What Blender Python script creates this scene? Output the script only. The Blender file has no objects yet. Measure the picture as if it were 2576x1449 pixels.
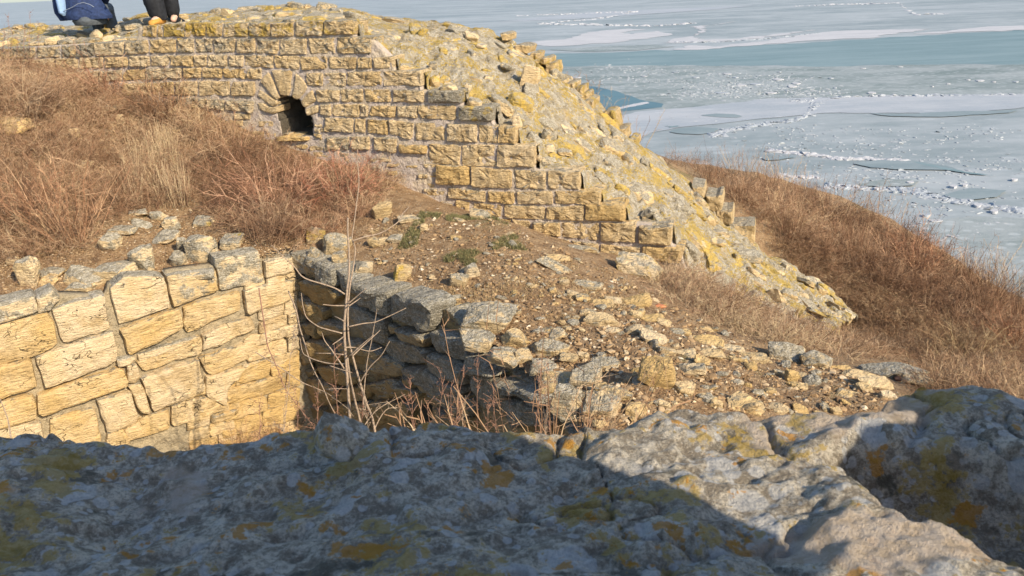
import bpy, math, random
import numpy as np
from mathutils import Vector, Matrix

C = bpy.context.scene.collection
R = math.radians

# ------------------------------------------------------------------ camera
FPX, CX, CY = 1983.0, 1288.0, 724.5          # focal length and centre of the view in sketch units (2576 wide)
PITCH, ROLL = R(21.3), R(2.5)
_f = np.array([0.0, math.cos(PITCH), -math.sin(PITCH)])
_r0 = np.array([1.0, 0.0, 0.0])
_u0 = np.array([0.0, math.sin(PITCH), math.cos(PITCH)])
_r = math.cos(ROLL) * _r0 - math.sin(ROLL) * _u0
_u = math.sin(ROLL) * _r0 + math.cos(ROLL) * _u0
cam_data = bpy.data.cameras.new('camera')
cam_data.sensor_width = 36.0
cam_data.lens = 36.0 * FPX / 2576.0
cam_data.clip_start = 0.02
cam_data.clip_end = 60000.0
cam_data.dof.use_dof = True
cam_data.dof.focus_distance = 3.0
cam_data.dof.aperture_fstop = 20.0
cam = bpy.data.objects.new('camera', cam_data)
C.objects.link(cam)
m3 = Matrix(((_r[0], _u[0], -_f[0]), (_r[1], _u[1], -_f[1]), (_r[2], _u[2], -_f[2])))
cam.matrix_world = m3.to_4x4()
bpy.context.scene.camera = cam

# ------------------------------------------------------------------ world, sun, exposure
SUN_EL = R(32)
SUN_H = np.array([0.69, -0.725]); SUN_H /= np.linalg.norm(SUN_H)
SUN = np.array([SUN_H[0] * math.cos(SUN_EL), SUN_H[1] * math.cos(SUN_EL), math.sin(SUN_EL)])
world = bpy.data.worlds.new('World'); bpy.context.scene.world = world
world.use_nodes = True
wn = world.node_tree
for n in list(wn.nodes): wn.nodes.remove(n)
wo = wn.nodes.new('ShaderNodeOutputWorld'); wb = wn.nodes.new('ShaderNodeBackground')
sky = wn.nodes.new('ShaderNodeTexSky'); sky.sky_type = 'NISHITA'; sky.sun_disc = False
sky.sun_elevation = SUN_EL
sky.sun_rotation = math.atan2(SUN_H[0], SUN_H[1])
sky.air_density = 1.0; sky.dust_density = 1.0; sky.ozone_density = 3.0
wb.inputs['Strength'].default_value = 0.15
wn.links.new(sky.outputs[0], wb.inputs[0]); wn.links.new(wb.outputs[0], wo.inputs[0])
sd = bpy.data.lights.new('sun', 'SUN'); sd.energy = 4.9; sd.angle = R(0.5); sd.color = (1.0, 0.87, 0.68)
so = bpy.data.objects.new('sun', sd); C.objects.link(so)
so.rotation_euler = Vector(SUN).to_track_quat('Z', 'Y').to_euler()
vs = bpy.context.scene.view_settings
vs.view_transform = 'Standard'; vs.look = 'None'; vs.gamma = 1.0; vs.use_curve_mapping = False
vs.exposure = 0.58
bpy.context.scene.cycles.max_bounces = 6
bpy.context.scene.cycles.diffuse_bounces = 4

# ------------------------------------------------------------------ small maths
def rays(px, py):
    px = np.asarray(px, float); py = np.asarray(py, float)
    u = (px - CX) / FPX; v = (py - CY) / FPX
    return _f + u[..., None] * _r - v[..., None] * _u
def P(px, py, t): return rays(px, py) * t
def on_plane(px, py, p0, n):
    d = rays(px, py)
    return d * ((p0 @ n) / (d @ n))[..., None]
def on_z(px, py, z):
    d = rays(px, py)
    return d * (z / d[..., 2])[..., None]

def _hash(ix, iy, iz, seed):
    h = (ix.astype(np.int64) * 374761393 + iy.astype(np.int64) * 668265263 + iz.astype(np.int64) * 2147483647 + seed * 974634777) & 0xFFFFFFFF
    h = ((h ^ (h >> 13)) * 1274126177) & 0xFFFFFFFF
    h = ((h ^ (h >> 16)) * 2246822519) & 0xFFFFFFFF
    return ((h ^ (h >> 15)) & 0xFFFFFF) / float(0xFFFFFF) * 2 - 1
def noise3(p, seed=0):
    p = np.asarray(p, float); i = np.floor(p).astype(np.int64); f = p - i
    w = f * f * (3 - 2 * f); out = 0
    for dx in (0, 1):
        for dy in (0, 1):
            for dz in (0, 1):
                k = (w[..., 0] if dx else 1 - w[..., 0]) * (w[..., 1] if dy else 1 - w[..., 1]) * (w[..., 2] if dz else 1 - w[..., 2])
                out = out + k * _hash(i[..., 0] + dx, i[..., 1] + dy, i[..., 2] + dz, seed)
    return out
def fbm(p, octv=4, seed=0, gain=.5):
    p = np.asarray(p, float); a = 1.0; s = 0; o = 0
    for k in range(octv):
        o = o + a * noise3(p * (2.03 ** k) + 17.3 * k, seed + k); s += a; a *= gain
    return o / s
def ridged(p, octv=3, seed=0):
    p = np.asarray(p, float); a = 1.0; s = 0; o = 0
    for k in range(octv):
        o = o + a * (1 - 2 * np.abs(noise3(p * (2.1 ** k) + 9.1 * k, seed + k))); s += a; a *= .5
    return o / s

# ------------------------------------------------------------------ object helpers
def new_mesh(name, v, f=None, quads=None, tris=None, mat=None, smooth=False, attrs=None):
    me = bpy.data.meshes.new(name)
    v = np.asarray(v, float)
    if f is not None:
        me.from_pydata([tuple(x) for x in v], [], f)
    else:
        parts = []
        if quads is not None and len(quads): parts.append((np.asarray(quads), 4))
        if tris is not None and len(tris): parts.append((np.asarray(tris), 3))
        nl = sum(len(a) * k for a, k in parts); npol = sum(len(a) for a, k in parts)
        me.vertices.add(len(v)); me.vertices.foreach_set('co', v.astype(np.float32).ravel())
        me.loops.add(nl); me.polygons.add(npol)
        me.loops.foreach_set('vertex_index', np.concatenate([a.ravel() for a, k in parts]).astype(np.int32))
        tot = np.concatenate([np.full(len(a), k) for a, k in parts])
        me.polygons.foreach_set('loop_start', (np.cumsum(tot) - tot).astype(np.int32))
        me.polygons.foreach_set('loop_total', tot.astype(np.int32))
        me.update(calc_edges=True)
    if attrs:
        for k, a in attrs.items():
            at = me.attributes.new(k, 'FLOAT', 'POINT'); at.data.foreach_set('value', np.asarray(a, np.float32))
    me.polygons.foreach_set('use_smooth', [smooth] * len(me.polygons))
    if mat: me.materials.append(mat)
    return me
def link(name, me, parent=None, loc=(0, 0, 0), color=None):
    o = bpy.data.objects.new(name, me); C.objects.link(o); o.location = loc
    if parent: o.parent = parent
    if color is not None: o.color = color
    return o
def tag(o, label=None, cat=None, group=None, kind=None):
    if label: o['label'] = label
    if cat: o['category'] = cat
    if group: o['group'] = group
    if kind: o['kind'] = kind
    return o
def empty(name, loc=(0, 0, 0)):
    o = bpy.data.objects.new(name, None); C.objects.link(o); o.location = loc; o.empty_display_size = .1
    return o
def grid_quads(nu, nv):
    i = np.arange(nu - 1)[:, None] * nv + np.arange(nv - 1)[None, :]
    return np.stack([i, i + nv, i + nv + 1, i + 1], -1).reshape(-1, 4)

# ------------------------------------------------------------------ materials
class NT:
    def __init__(s, name):
        s.m = bpy.data.materials.new(name); s.m.use_nodes = True
        s.t = s.m.node_tree
        for n in list(s.t.nodes): s.t.nodes.remove(n)
        s.out = s.n('ShaderNodeOutputMaterial'); s.b = s.n('ShaderNodeBsdfPrincipled')
        s.l(s.b.outputs[0], s.out.inputs[0]); s.b.inputs['Roughness'].default_value = .9
        s.b.inputs['Specular IOR Level'].default_value = .25
        s.geo = s.n('ShaderNodeNewGeometry'); s.pos = s.geo.outputs['Position']
    def n(s, k): return s.t.nodes.new(k)
    def l(s, a, b): s.t.links.new(a, b)
    def inp(s, i, v):
        if hasattr(v, 'is_linked') or hasattr(v, 'links'): s.l(v, i)
        elif v is not None: i.default_value = v if not isinstance(v, tuple) or len(v) != 3 or i.type == 'VECTOR' else (*v, 1)
    def math(s, op, a, b=None, c=None, clamp=False):
        n = s.n('ShaderNodeMath'); n.operation = op; n.use_clamp = clamp
        s.inp(n.inputs[0], a)
        if b is not None: s.inp(n.inputs[1], b)
        if c is not None: s.inp(n.inputs[2], c)
        return n.outputs[0]
    def vmath(s, op, a, b):
        n = s.n('ShaderNodeVectorMath'); n.operation = op; s.inp(n.inputs[0], a); s.inp(n.inputs[1], b); return n.outputs[0]
    def noise(s, scale, detail=4, rough=.55, vec=None, dist=0):
        n = s.n('ShaderNodeTexNoise'); n.inputs['Scale'].default_value = scale; n.inputs['Detail'].default_value = detail
        n.inputs['Roughness'].default_value = rough; n.inputs['Distortion'].default_value = dist
        s.l(vec if vec is not None else s.pos, n.inputs['Vector']); return n.outputs[0]
    def vor(s, scale, feat='F1', vec=None, out='Distance', rnd=1):
        n = s.n('ShaderNodeTexVoronoi'); n.feature = feat; n.inputs['Scale'].default_value = scale
        n.inputs['Randomness'].default_value = rnd
        s.l(vec if vec is not None else s.pos, n.inputs['Vector']); return n.outputs[out]
    def ramp(s, fac, lo, hi, a=0., b=1.):
        n = s.n('ShaderNodeMapRange'); n.interpolation_type = 'SMOOTHSTEP'
        s.inp(n.inputs[0], fac); n.inputs[1].default_value = lo; n.inputs[2].default_value = hi
        n.inputs[3].default_value = a; n.inputs[4].default_value = b; return n.outputs[0]
    def mix(s, fac, a, b, mode='MIX'):
        n = s.n('ShaderNodeMix'); n.data_type = 'RGBA'; n.blend_type = mode
        s.inp(n.inputs[0], fac); s.inp(n.inputs[6], a); s.inp(n.inputs[7], b); return n.outputs[2]
    def bump(s, h, dist=.01, strength=1., prev=None):
        n = s.n('ShaderNodeBump'); n.inputs['Distance'].default_value = dist; n.inputs['Strength'].default_value = strength
        s.l(h, n.inputs['Height'])
        if prev is not None: s.l(prev, n.inputs['Normal'])
        return n.outputs[0]
    def base(s, c): s.inp(s.b.inputs['Base Color'], c)
    def normal(s, n): s.l(n, s.b.inputs['Normal'])
    def sep(s, v):
        n = s.n('ShaderNodeSeparateXYZ'); s.l(v, n.inputs[0]); return n.outputs
    def stretch(s, v):
        return s.vmath('MULTIPLY', s.pos, v)

def stone_material(name, wild=1.0, strata=1.0, crust=.45, k=1.0, patch=1.3, cracks=0.):
    """weathered limestone; the object colour gives ochre (R), yellow lichen (G), grey weathering (B)"""
    s = NT(name)
    oi = s.n('ShaderNodeObjectInfo')
    sc = s.n('ShaderNodeSeparateColor'); s.l(oi.outputs['Color'], sc.inputs[0])
    ochre, yel, grey = sc.outputs[0], sc.outputs[1], sc.outputs[2]
    nz = s.sep(s.geo.outputs['Normal'])[2]
    rnd = oi.outputs['Random']
    off = s.vmath('ADD', s.pos, s.vmath('MULTIPLY', rnd, (13., 7., 3.)))
    n1 = s.noise(4.5, 5, .6, off)
    n2 = s.noise(22, 4, .6, off)
    n3 = s.noise(90, 3, .7, off)
    st = s.noise(9, 4, .65, s.vmath('MULTIPLY', off, (1.5, 1.5, 9.)), .6)
    oc = s.math('ADD', ochre, s.math('MULTIPLY', s.math('SUBTRACT', n1, .5), patch), clamp=True)
    base = s.mix(oc, (.68 * k, .53 * k, .325 * k), (.60 * k, .405 * k, .165 * k))
    base = s.mix(s.ramp(st, .52, .72, 0, .45 * strata), base, (.36, .235, .10))
    base = s.mix(s.ramp(st, .25, .42, .35, 0), base, (.70, .56, .37))
    base = s.mix(s.ramp(n2, .55, .75, 0, .30), base, (.34, .24, .13))
    base = s.mix(s.ramp(n3, .62, .72, 0, .35), base, (.25, .18, .10))
    if patch > 1.5:
        base = s.mix(s.ramp(s.noise(3.1, 5, .7, s.vmath('ADD', off, (4., 2., 9.))), .54, .66, 0, .6), base, (.42 * k, .28 * k, .12 * k))
    ck = None
    if cracks:
        ck = s.ramp(s.math('ABSOLUTE', s.math('SUBTRACT', s.noise(3.2, 3, .6, s.vmath('MULTIPLY', off, (1., 1., 1.8)), .4), .5)), .0, .0065, 1, 0)
        ck = s.math('MULTIPLY', ck, s.ramp(s.noise(5.5, 2, .5, off), .50, .58)); base = s.mix(s.math('MULTIPLY', ck, cracks), base, (.10, .07, .035))
    # grey crust, more of it on upward faces
    g = s.math('ADD', grey, s.math('MULTIPLY', s.ramp(nz, .25, .9), crust))
    gm = s.ramp(s.math('ADD', g, s.math('MULTIPLY', s.math('SUBTRACT', s.noise(11, 5, .7, off), .5), 1.6)), .42, .60)
    vr = s.vor(75, vec=off)
    gcol = s.mix(s.ramp(n3, .45, .6), (.20, .185, .14), (.42, .39, .32))
    gcol = s.mix(s.ramp(vr, .0, .30, .8, 0), gcol, (.62, .60, .52))
    gcol = s.mix(s.ramp(n2, .5, .62, 0, .6), gcol, (.15, .13, .085))
    base = s.mix(s.math('MULTIPLY', gm, .85), base, gcol)
    # yellow crust lichen
    ym = s.ramp(s.math('ADD', s.math('MULTIPLY', yel, .72), s.math('MULTIPLY', s.math('SUBTRACT', s.noise(8, 5, .65, off), .5), 1.7)), .50, .66)
    ycol = s.mix(s.ramp(n2, .35, .65), (.55, .36, .035), (.42, .29, .085))
    ycol = s.mix(s.ramp(n3, .5, .65, 0, .6), ycol, (.22, .18, .08))
    base = s.mix(s.math('MULTIPLY', ym, .8), base, ycol)
    pits = s.ramp(s.vor(34, vec=off), .0, .22, 0, 1)
    s.base(base)
    h = s.math('ADD', s.math('MULTIPLY', n1, .5), s.math('ADD', s.math('MULTIPLY', n2, .8), s.math('MULTIPLY', st, .9)))
    nn = s.bump(h, .06 * wild, 1.)
    nn = s.bump(s.math('ADD', s.math('MULTIPLY', n3, .6), s.math('MULTIPLY', pits, .4)), .008 * wild, 1., nn)
    if ck is not None: nn = s.bump(s.math('SUBTRACT', 1., ck), .02, 1., nn)
    s.normal(nn)
    return s.m

def mortar_material(name, a=(.46, .385, .325), b=(.50, .41, .29)):
    s = NT(name)
    n1 = s.noise(7, 4, .6); n2 = s.noise(60, 4, .7); n3 = s.noise(25, 3, .6)
    c = s.mix(s.ramp(n1, .4, .65), a, b)
    c = s.mix(s.ramp(n3, .5, .7, 0, .5), c, tuple(x * .55 for x in a))
    c = s.mix(s.ramp(n2, .55, .7, 0, .55), c, tuple(x * 1.25 for x in a))
    s.base(c); s.normal(s.bump(s.math('ADD', n2, s.math('MULTIPLY', n3, 1.5)), .02))
    return s.m

def core_material():
    s = NT('lichened_core')
    n1 = s.noise(2.2, 5, .6); n2 = s.noise(12, 5, .65); n3 = s.noise(48, 4, .7); n4 = s.noise(110, 2, .7)
    c = s.mix(s.ramp(n2, .38, .62), (.43, .36, .25), (.64, .57, .44))
    c = s.mix(s.ramp(n3, .52, .60, 0, .7), c, (.20, .16, .09))
    c = s.mix(s.ramp(s.vor(42), .0, .26, .85, 0), c, (.70, .66, .57))
    y = s.ramp(s.math('ADD', s.noise(3.1, 5, .7), s.math('MULTIPLY', s.math('SUBTRACT', n3, .5), .9)), .49, .59, 0, .8)
    c = s.mix(y, c, (.56, .38, .065))
    t = s.ramp(s.noise(4.1, 4, .6, s.vmath('ADD', s.pos, (5., 9., 2.))), .60, .68, 0, .7)
    c = s.mix(t, c, (.55, .42, .26))
    c = s.mix(s.ramp(n4, .6, .7, 0, .5), c, (.12, .10, .07))
    s.base(c)
    nn = s.bump(s.math('ADD', n2, s.math('MULTIPLY', n3, .6)), .09)
    s.normal(s.bump(n4, .008, 1., nn)); return s.m

def soil_material():
    s = NT('stony_soil')
    n1 = s.noise(1.3, 5, .6); n2 = s.noise(9, 5, .65); n3 = s.noise(55, 4, .7)
    c = s.mix(s.ramp(n2, .35, .65), (.24, .145, .072), (.39, .26, .14))
    peb = s.vor(38, out='Distance'); pc = s.vor(38, out='Color')
    pick = s.n('ShaderNodeSeparateColor'); s.l(pc, pick.inputs[0])
    pm = s.math('MULTIPLY', s.ramp(peb, .22, .34, 1, 0), s.ramp(pick.outputs[0], .60, .64))
    c = s.mix(s.ramp(n3, .5, .65, 0, .6), c, (.13, .085, .045))
    c = s.mix(pm, c, s.mix(pick.outputs[1], (.55, .42, .26), (.40, .33, .24)))
    moss = s.ramp(s.math('ADD', n1, s.math('MULTIPLY', s.math('SUBTRACT', n3, .5), .3)), .60, .68, 0, .55)
    c = s.mix(moss, c, (.14, .14, .05))
    s.base(c)
    s.normal(s.bump(s.math('ADD', s.math('ADD', n3, n2), s.math('MULTIPLY', pm, .5)), .03)); return s.m

def ledge_material():
    s = NT('lichened_ledge')
    warp = s.n('ShaderNodeTexNoise'); warp.inputs['Scale'].default_value = 28; warp.inputs['Detail'].default_value = 3
    s.l(s.pos, warp.inputs['Vector'])
    wp = s.vmath('ADD', s.pos, s.vmath('MULTIPLY', s.vmath('SUBTRACT', warp.outputs[1], (.5, .5, .5)), (.016, .016, .016)))
    n1 = s.noise(7, 5, .6); n2 = s.noise(55, 6, .75); n3 = s.noise(260, 5, .8); n0 = s.noise(3.2, 3, .5)
    c = s.mix(s.ramp(n2, .41, .59), (.31, .26, .19), (.73, .645, .50))
    c = s.mix(s.ramp(n3, .50, .58, 0, .5), c, (.15, .125, .09))
    c = s.mix(s.ramp(n3, .36, .45, .6, 0), c, (.74, .67, .55))
    # dark crust
    c = s.mix(s.ramp(s.noise(16, 5, .7, s.vmath('ADD', s.pos, (3., 1., 8.))), .56, .64, 0, .8), c, (.11, .10, .07))
    # pale grey discs of lichen, three sizes
    for sc_, lo, hi, th, off in ((40, .30, .36, .50, (0, 0, 0)), (85, .30, .38, .42, (4., 2., 1.)), (20, .34, .40, .66, (9., 5., 2.))):
        v = s.vmath('ADD', wp, off)
        d = s.vor(sc_, vec=v); col = s.vor(sc_, vec=v, out='Color')
        sp = s.n('ShaderNodeSeparateColor'); s.l(col, sp.inputs[0])
        mk = s.math('MULTIPLY', s.ramp(d, lo, hi, 1, 0), s.ramp(sp.outputs[0], th, th + .04))
        mk = s.math('MULTIPLY', mk, s.ramp(n1, .42, .50))
        c = s.mix(s.math('MULTIPLY', mk, .85), c, s.mix(s.ramp(n3, .4, .65), (.68, .65, .59), (.48, .47, .44)))
    # yellow and orange crusts
    ya = s.math('ADD', s.noise(11, 4, .6, s.vmath('ADD', wp, (2., 7., 3.))), s.math('MULTIPLY', s.math('SUBTRACT', n2, .5), .75))
    yb = s.math('ADD', s.noise(23, 4, .6, s.vmath('ADD', wp, (8., 1., 3.))), s.math('MULTIPLY', s.math('SUBTRACT', n2, .5), .45))
    c = s.mix(s.ramp(ya, .55, .60, 0, .7), c, (.46, .30, .035))
    c = s.mix(s.ramp(yb, .61, .65, 0, .8), c, (.56, .26, .025))
    # bare broken stone
    c = s.mix(s.ramp(s.noise(6, 4, .55, s.vmath('ADD', s.pos, (1., 4., 6.))), .60, .63, 0, .85), c, s.mix(s.ramp(n2, .4, .6), (.52, .41, .29), (.60, .50, .40)))
    s.base(c)
    h = s.math('ADD', s.math('MULTIPLY', n2, .8), s.math('MULTIPLY', n3, .3))
    nn = s.bump(h, .022, 1.)
    s.normal(nn)
    s.b.inputs['Roughness'].default_value = .95
    return s.m

def twig_material():
    s = NT('dry_twigs')
    a = s.n('ShaderNodeAttribute'); a.attribute_name = 'tint'
    oi = s.n('ShaderNodeObjectInfo')
    cr = s.n('ShaderNodeValToRGB'); s.l(a.outputs['Fac'], cr.inputs[0])
    e = cr.color_ramp.elements
    e[0].position = 0; e[0].color = (.085, .055, .035, 1)
    e[1].position = 1; e[1].color = (.56, .43, .25, 1)
    for p, c in ((.2, (.17, .10, .055)), (.4, (.28, .165, .095)), (.6, (.35, .235, .14)), (.8, (.46, .34, .21))):
        x = e.new(p); x.color = (*c, 1)
    c = s.mix(.5, cr.outputs[0], s.mix(1.0, cr.outputs[0], oi.outputs['Color'], 'MULTIPLY'))
    s.base(c); s.b.inputs['Roughness'].default_value = .85
    return s.m

def plain(name, col, rough=.85, bump=0, scale=60, vary=.25):
    s = NT(name)
    n = s.noise(scale, 4, .6)
    s.base(s.mix(s.ramp(n, .35, .65), tuple(x * (1 - vary) for x in col), tuple(min(1, x * (1 + vary)) for x in col)))
    s.b.inputs['Roughness'].default_value = rough
    if bump: s.normal(s.bump(n, bump))
    return s.m

def ice_material(name, lo, hi, scale=.05, rough=.35, spec=.5, streak=3.0, flecks=None, bump=.05, mid=.5, width=.2):
    s = NT(name)
    v = s.stretch((1., streak, 1.))
    n1 = s.noise(scale, 6, .62, v, .6); n2 = s.noise(scale * 7, 5, .65, v); n3 = s.noise(scale * 40, 3, .7)
    f = s.math('ADD', s.math('MULTIPLY', n1, .65), s.math('MULTIPLY', n2, .35))
    c = s.mix(s.ramp(f, mid - width / 2, mid + width / 2), lo, hi)
    if flecks:
        fcol, fscale, th, amt = flecks
        d = s.vor(fscale, vec=s.stretch((1., streak * .7, 1.))); cc = s.vor(fscale, vec=s.stretch((1., streak * .7, 1.)), out='Color')
        sp = s.n('ShaderNodeSeparateColor'); s.l(cc, sp.inputs[0])
        mk = s.math('MULTIPLY', s.ramp(s.math('ADD', d, s.math('MULTIPLY', n3, .25)), .38, .50, 1, 0), s.ramp(sp.outputs[0], th, th + .1))
        c = s.mix(s.math('MULTIPLY', mk, amt), c, fcol)
    c = s.mix(s.ramp(n3, .5, .75, 0, .18), c, tuple(min(1, x * 1.35) for x in hi))
    s.base(c); s.b.inputs['Roughness'].default_value = rough; s.b.inputs['Specular IOR Level'].default_value = spec
    s.normal(s.bump(s.math('ADD', n2, n3), bump))
    return s.m

M_STONE = stone_material('hewn_limestone', 1.0, .8, .45, 1.0, 1.6, .5)
M_PIT = stone_material('pit_limestone', .45, .6, .45, .86, 2.2, .85)
M_PITD = stone_material('shaded_weathered_limestone', .8, .6, .6, .60, 2.0, .6)  # pit stone with the right wall's shade put into its colour, plus grey crust
M_RUB = stone_material('rubble_limestone', .6, .5)
M_MOUND = stone_material('mound_limestone', .7, .5, .22, .80)
M_MORTAR = mortar_material('lime_mortar')
M_MORTAR2 = mortar_material('earthy_mortar', (.33, .27, .175), (.40, .32, .20))
M_CORE = core_material()
M_SOIL = soil_material()
M_LEDGE = ledge_material()
M_TWIG = twig_material()
M_TILE = plain('fired_clay', (.42, .17, .08), .85, .004)

# ------------------------------------------------------------------ walls described as paths in plan
class Wall:
    """vertical face over a plan polyline; outward normal is on the viewer's side"""
    def __init__(s, pts, side=1):
        s.p = np.asarray(pts, float); d = np.diff(s.p, axis=0); s.L = np.linalg.norm(d, axis=1)
        s.e = d / s.L[:, None]; s.cum = np.concatenate([[0], np.cumsum(s.L)])
        s.nrm = np.stack([s.e[:, 1], -s.e[:, 0]], 1) * side
    def sz(s, px, py):
        px = np.atleast_1d(np.asarray(px, float)); py = np.atleast_1d(np.asarray(py, float))
        d = rays(px, py); out = np.full((len(px), 2), np.nan)
        for k in range(len(s.L)):
            n = s.nrm[k]; den = d[:, 0] * n[0] + d[:, 1] * n[1]
            t = (s.p[k] @ n) / den; q = d * t[:, None]
            a = (q[:, :2] - s.p[k]) @ s.e[k]
            lo = -1e9 if k == 0 else -1e-6; hi = 1e9 if k == len(s.L) - 1 else s.L[k] + 1e-6
            ok = (a >= lo) & (a <= hi) & (t > 0) & np.isnan(out[:, 0])
            out[ok, 0] = s.cum[k] + a[ok]; out[ok, 1] = q[ok, 2]
        bad = np.isnan(out[:, 0])
        if bad.any(): out[bad] = np.nan_to_num(out[bad])
        return out
    def W(s, a, z, d=0):
        a = np.asarray(a, float); z = np.asarray(z, float)
        k = np.clip(np.searchsorted(s.cum, a, side='right') - 1, 0, len(s.L) - 1)
        q = s.p[k] + s.e[k] * (a - s.cum[k])[..., None]
        # normals blend towards the bends so that faces stay closed
        n = s.nrm[k].copy()
        if len(s.L) > 1:
            w = np.clip((a - s.cum[k]) / s.L[k], 0, 1)
            kn = np.clip(np.where(w > .5, k + 1, k - 1), 0, len(s.L) - 1)
            f = np.abs(w - .5)[..., None]
            n = n * (1 - f) + s.nrm[kn] * f; n /= np.linalg.norm(n, axis=-1, keepdims=True)
        q = q + n * np.asarray(d)[..., None] if np.ndim(d) else q + n * d
        return np.concatenate([q, z[..., None]], -1)

def resample(poly, n):
    q = np.vstack([poly, poly[:1]]); L = np.linalg.norm(np.diff(q, axis=0), axis=1); c = np.concatenate([[0], np.cumsum(L)])
    t = np.linspace(0, c[-1], n, endpoint=False)
    return np.stack([np.interp(t, c, q[:, 0]), np.interp(t, c, q[:, 1])], 1)

def stone_poly(wall, poly, parent, mat, color, out=.03, depth=.10, amp=.012, fr=9., seed=0, n=18, wob=.006, name='stone', smooth=False, round_=.25, label=None, tilt=0., bevel=.022):
    poly = np.asarray(poly, float); r = resample(poly, n)
    # soften corners
    rr = (np.roll(r, 1, 0) + r * 2 + np.roll(r, -1, 0)) / 4; r = r * (1 - round_) + rr * round_
    c = r.mean(0); rs = np.random.RandomState(seed)
    key = np.column_stack([r * 14, np.full(len(r), seed * .37)])
    r = r + np.stack([noise3(key, seed), noise3(key + 5.5, seed)], 1) * wob
    size = np.sqrt(np.prod(r.max(0) - r.min(0))) + 1e-6
    dirc = c - r; dist = np.linalg.norm(dirc, axis=1, keepdims=True)
    V = []; 
    bev = min(bevel, size * .12)
    def ring(frac, inset):
        q = r + dirc / dist * inset
        return q + (c - q) * frac
    rings = [(ring(0, .0), -depth), (ring(0, 0), out * .25), (ring(0, bev * .45), out * .8), (ring(.12, bev), out), (ring(.42, bev), out), (ring(.72, bev), out)]
    for i, (q, d) in enumerate(rings):
        dd = np.full(len(q), d, float)
        if i >= 1:
            pr = np.column_stack([q, np.full(len(q), seed * 1.7)])
            w = (.5, .9, 1, 1, 1)[i - 1]
            dd += w * amp * (fbm(pr * fr, 3, seed) * 1.2 + .8 * ridged(pr * fr * 1.1 + 3, 2, seed) - .3)
            dd += tilt * (q[:, 1] - c[1])
        V.append(wall.W(q[:, 0], q[:, 1], dd))
    pc = np.array([[c[0], c[1], seed * 1.7]])
    V.append(wall.W(c[:1], c[1:2], np.array([out + amp * float(fbm(pc * fr, 3, seed)[0])])))
    v = np.vstack(V); F = []
    for k in range(len(rings) - 1):
        for i in range(n):
            j = (i + 1) % n
            F.append((k * n + i, k * n + j, (k + 1) * n + j, (k + 1) * n + i))
    k = (len(rings) - 1) * n
    for i in range(n): F.append((k + i, k + (i + 1) % n, len(v) - 1))
    # orientation
    a = v[F[-1][1]] - v[F[-1][0]]; b = v[F[-1][2]] - v[F[-1][0]]
    nn = np.cross(a, b); ref = v[-1] - v[:n].mean(0)
    if nn @ ref < 0: F = [tuple(reversed(f)) for f in F]
    o0 = v.mean(0)
    me = new_mesh(name, v - o0, f=F, mat=mat, smooth=smooth)
    base = np.array(parent.location) if parent else np.zeros(3)
    o = link(name, me, parent, o0 - base, (*color, 1))
    if label: o['label'] = label
    return o

def interp_line(pts, x):
    p = np.asarray(pts, float); return np.interp(x, p[:, 0], p[:, 1])
def in_poly(x, y, poly):
    poly = np.asarray(poly, float); inside = np.zeros(np.shape(x), bool); n = len(poly)
    for i in range(n):
        x0, y0 = poly[i]; x1, y1 = poly[(i + 1) % n]
        c = ((y0 > y) != (y1 > y))
        with np.errstate(divide='ignore', invalid='ignore'):
            xi = (x1 - x0) * (y - y0) / (y1 - y0) + x0
        inside ^= c & (x < xi)
    return inside

# ------------------------------------------------------------------ back wall frame
A_R = P(1720, 650, 7.4)
_es = np.array([3.17, -1.0]); _es /= np.linalg.norm(_es)
back = Wall([A_R[:2] - _es * 9.5, A_R[:2] + _es * 2.2], side=1)
BN = np.array([back.nrm[0][0], back.nrm[0][1], 0.])
def bsz(pts):
    p = np.asarray(pts, float); return back.sz(p[:, 0], p[:, 1])

# pit walls, corner far, both running towards the viewer
z_rim = -2.1
Cn = on_z(742, 632, z_rim); Ln = on_z(0, 800, z_rim - .02); 
_dl = (Ln - Cn)[:2]; _dl /= np.linalg.norm(_dl)
left_pit = Wall([Ln[:2] + _dl * 1.6, Cn[:2]], side=1)
P1 = on_z(1000, 726, z_rim); P2 = on_z(1240, 872, z_rim - .03); P3 = on_z(1400, 1000, z_rim - .08); 
right_pit = Wall([Cn[:2], P1[:2], P2[:2], P3[:2], P3[:2] + np.array([.10, -1.6])], side=1)

# ------------------------------------------------------------------ ground surface by thin plate spline
def wall_ground(px, py):
    q = bsz([(px, py)])[0]; return back.W(q[0:1], q[1:2])[0]
gp = []
for px, py, t in [(1400, 640, 6.45), (1650, 950, 4.35), (1250, 560, 7.15), (1100, 520, 7.5), (960, 500, 7.5), (2000, 980, 4.6), (2230, 950, 5.0),
                  (1900, 870, 5.45), (1700, 775, 6.0), (2200, 1020, 4.4), (1800, 1060, 3.9), (1500, 800, 5.3), (1750, 735, 7.0), (1900, 810, 6.9), (2100, 870, 6.8),
                  (2350, 930, 6.6), (2576, 965, 6.4), (1950, 590, 10.2), (2200, 700, 10.0), (2400, 800, 9.4), (2576, 870, 9.0), (1850, 480, 14), (2150, 600, 12.5),
                  (1640, 405, 20), (1860, 440, 17), (2100, 508, 15), (2300, 615, 13), (2450, 715, 11.8), (2576, 775, 11.2), (2800, 900, 10),
                  (300, 600, 6.7), (500, 530, 7.3), (700, 590, 6.9), (850, 520, 7.4), (100, 420, 7.1), (30, 230, 7.6), (0, 150, 8.3), (200, 650, 6.45), (0, 660, 6.35),
                  (350, 400, 7.9), (300, 260, 8.4), (500, 265, 8.75), (-200, 300, 7.2), (-300, 670, 6.0), (1500, 1000, 3.95)]:
    gp.append(P(px, py, t))
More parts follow.
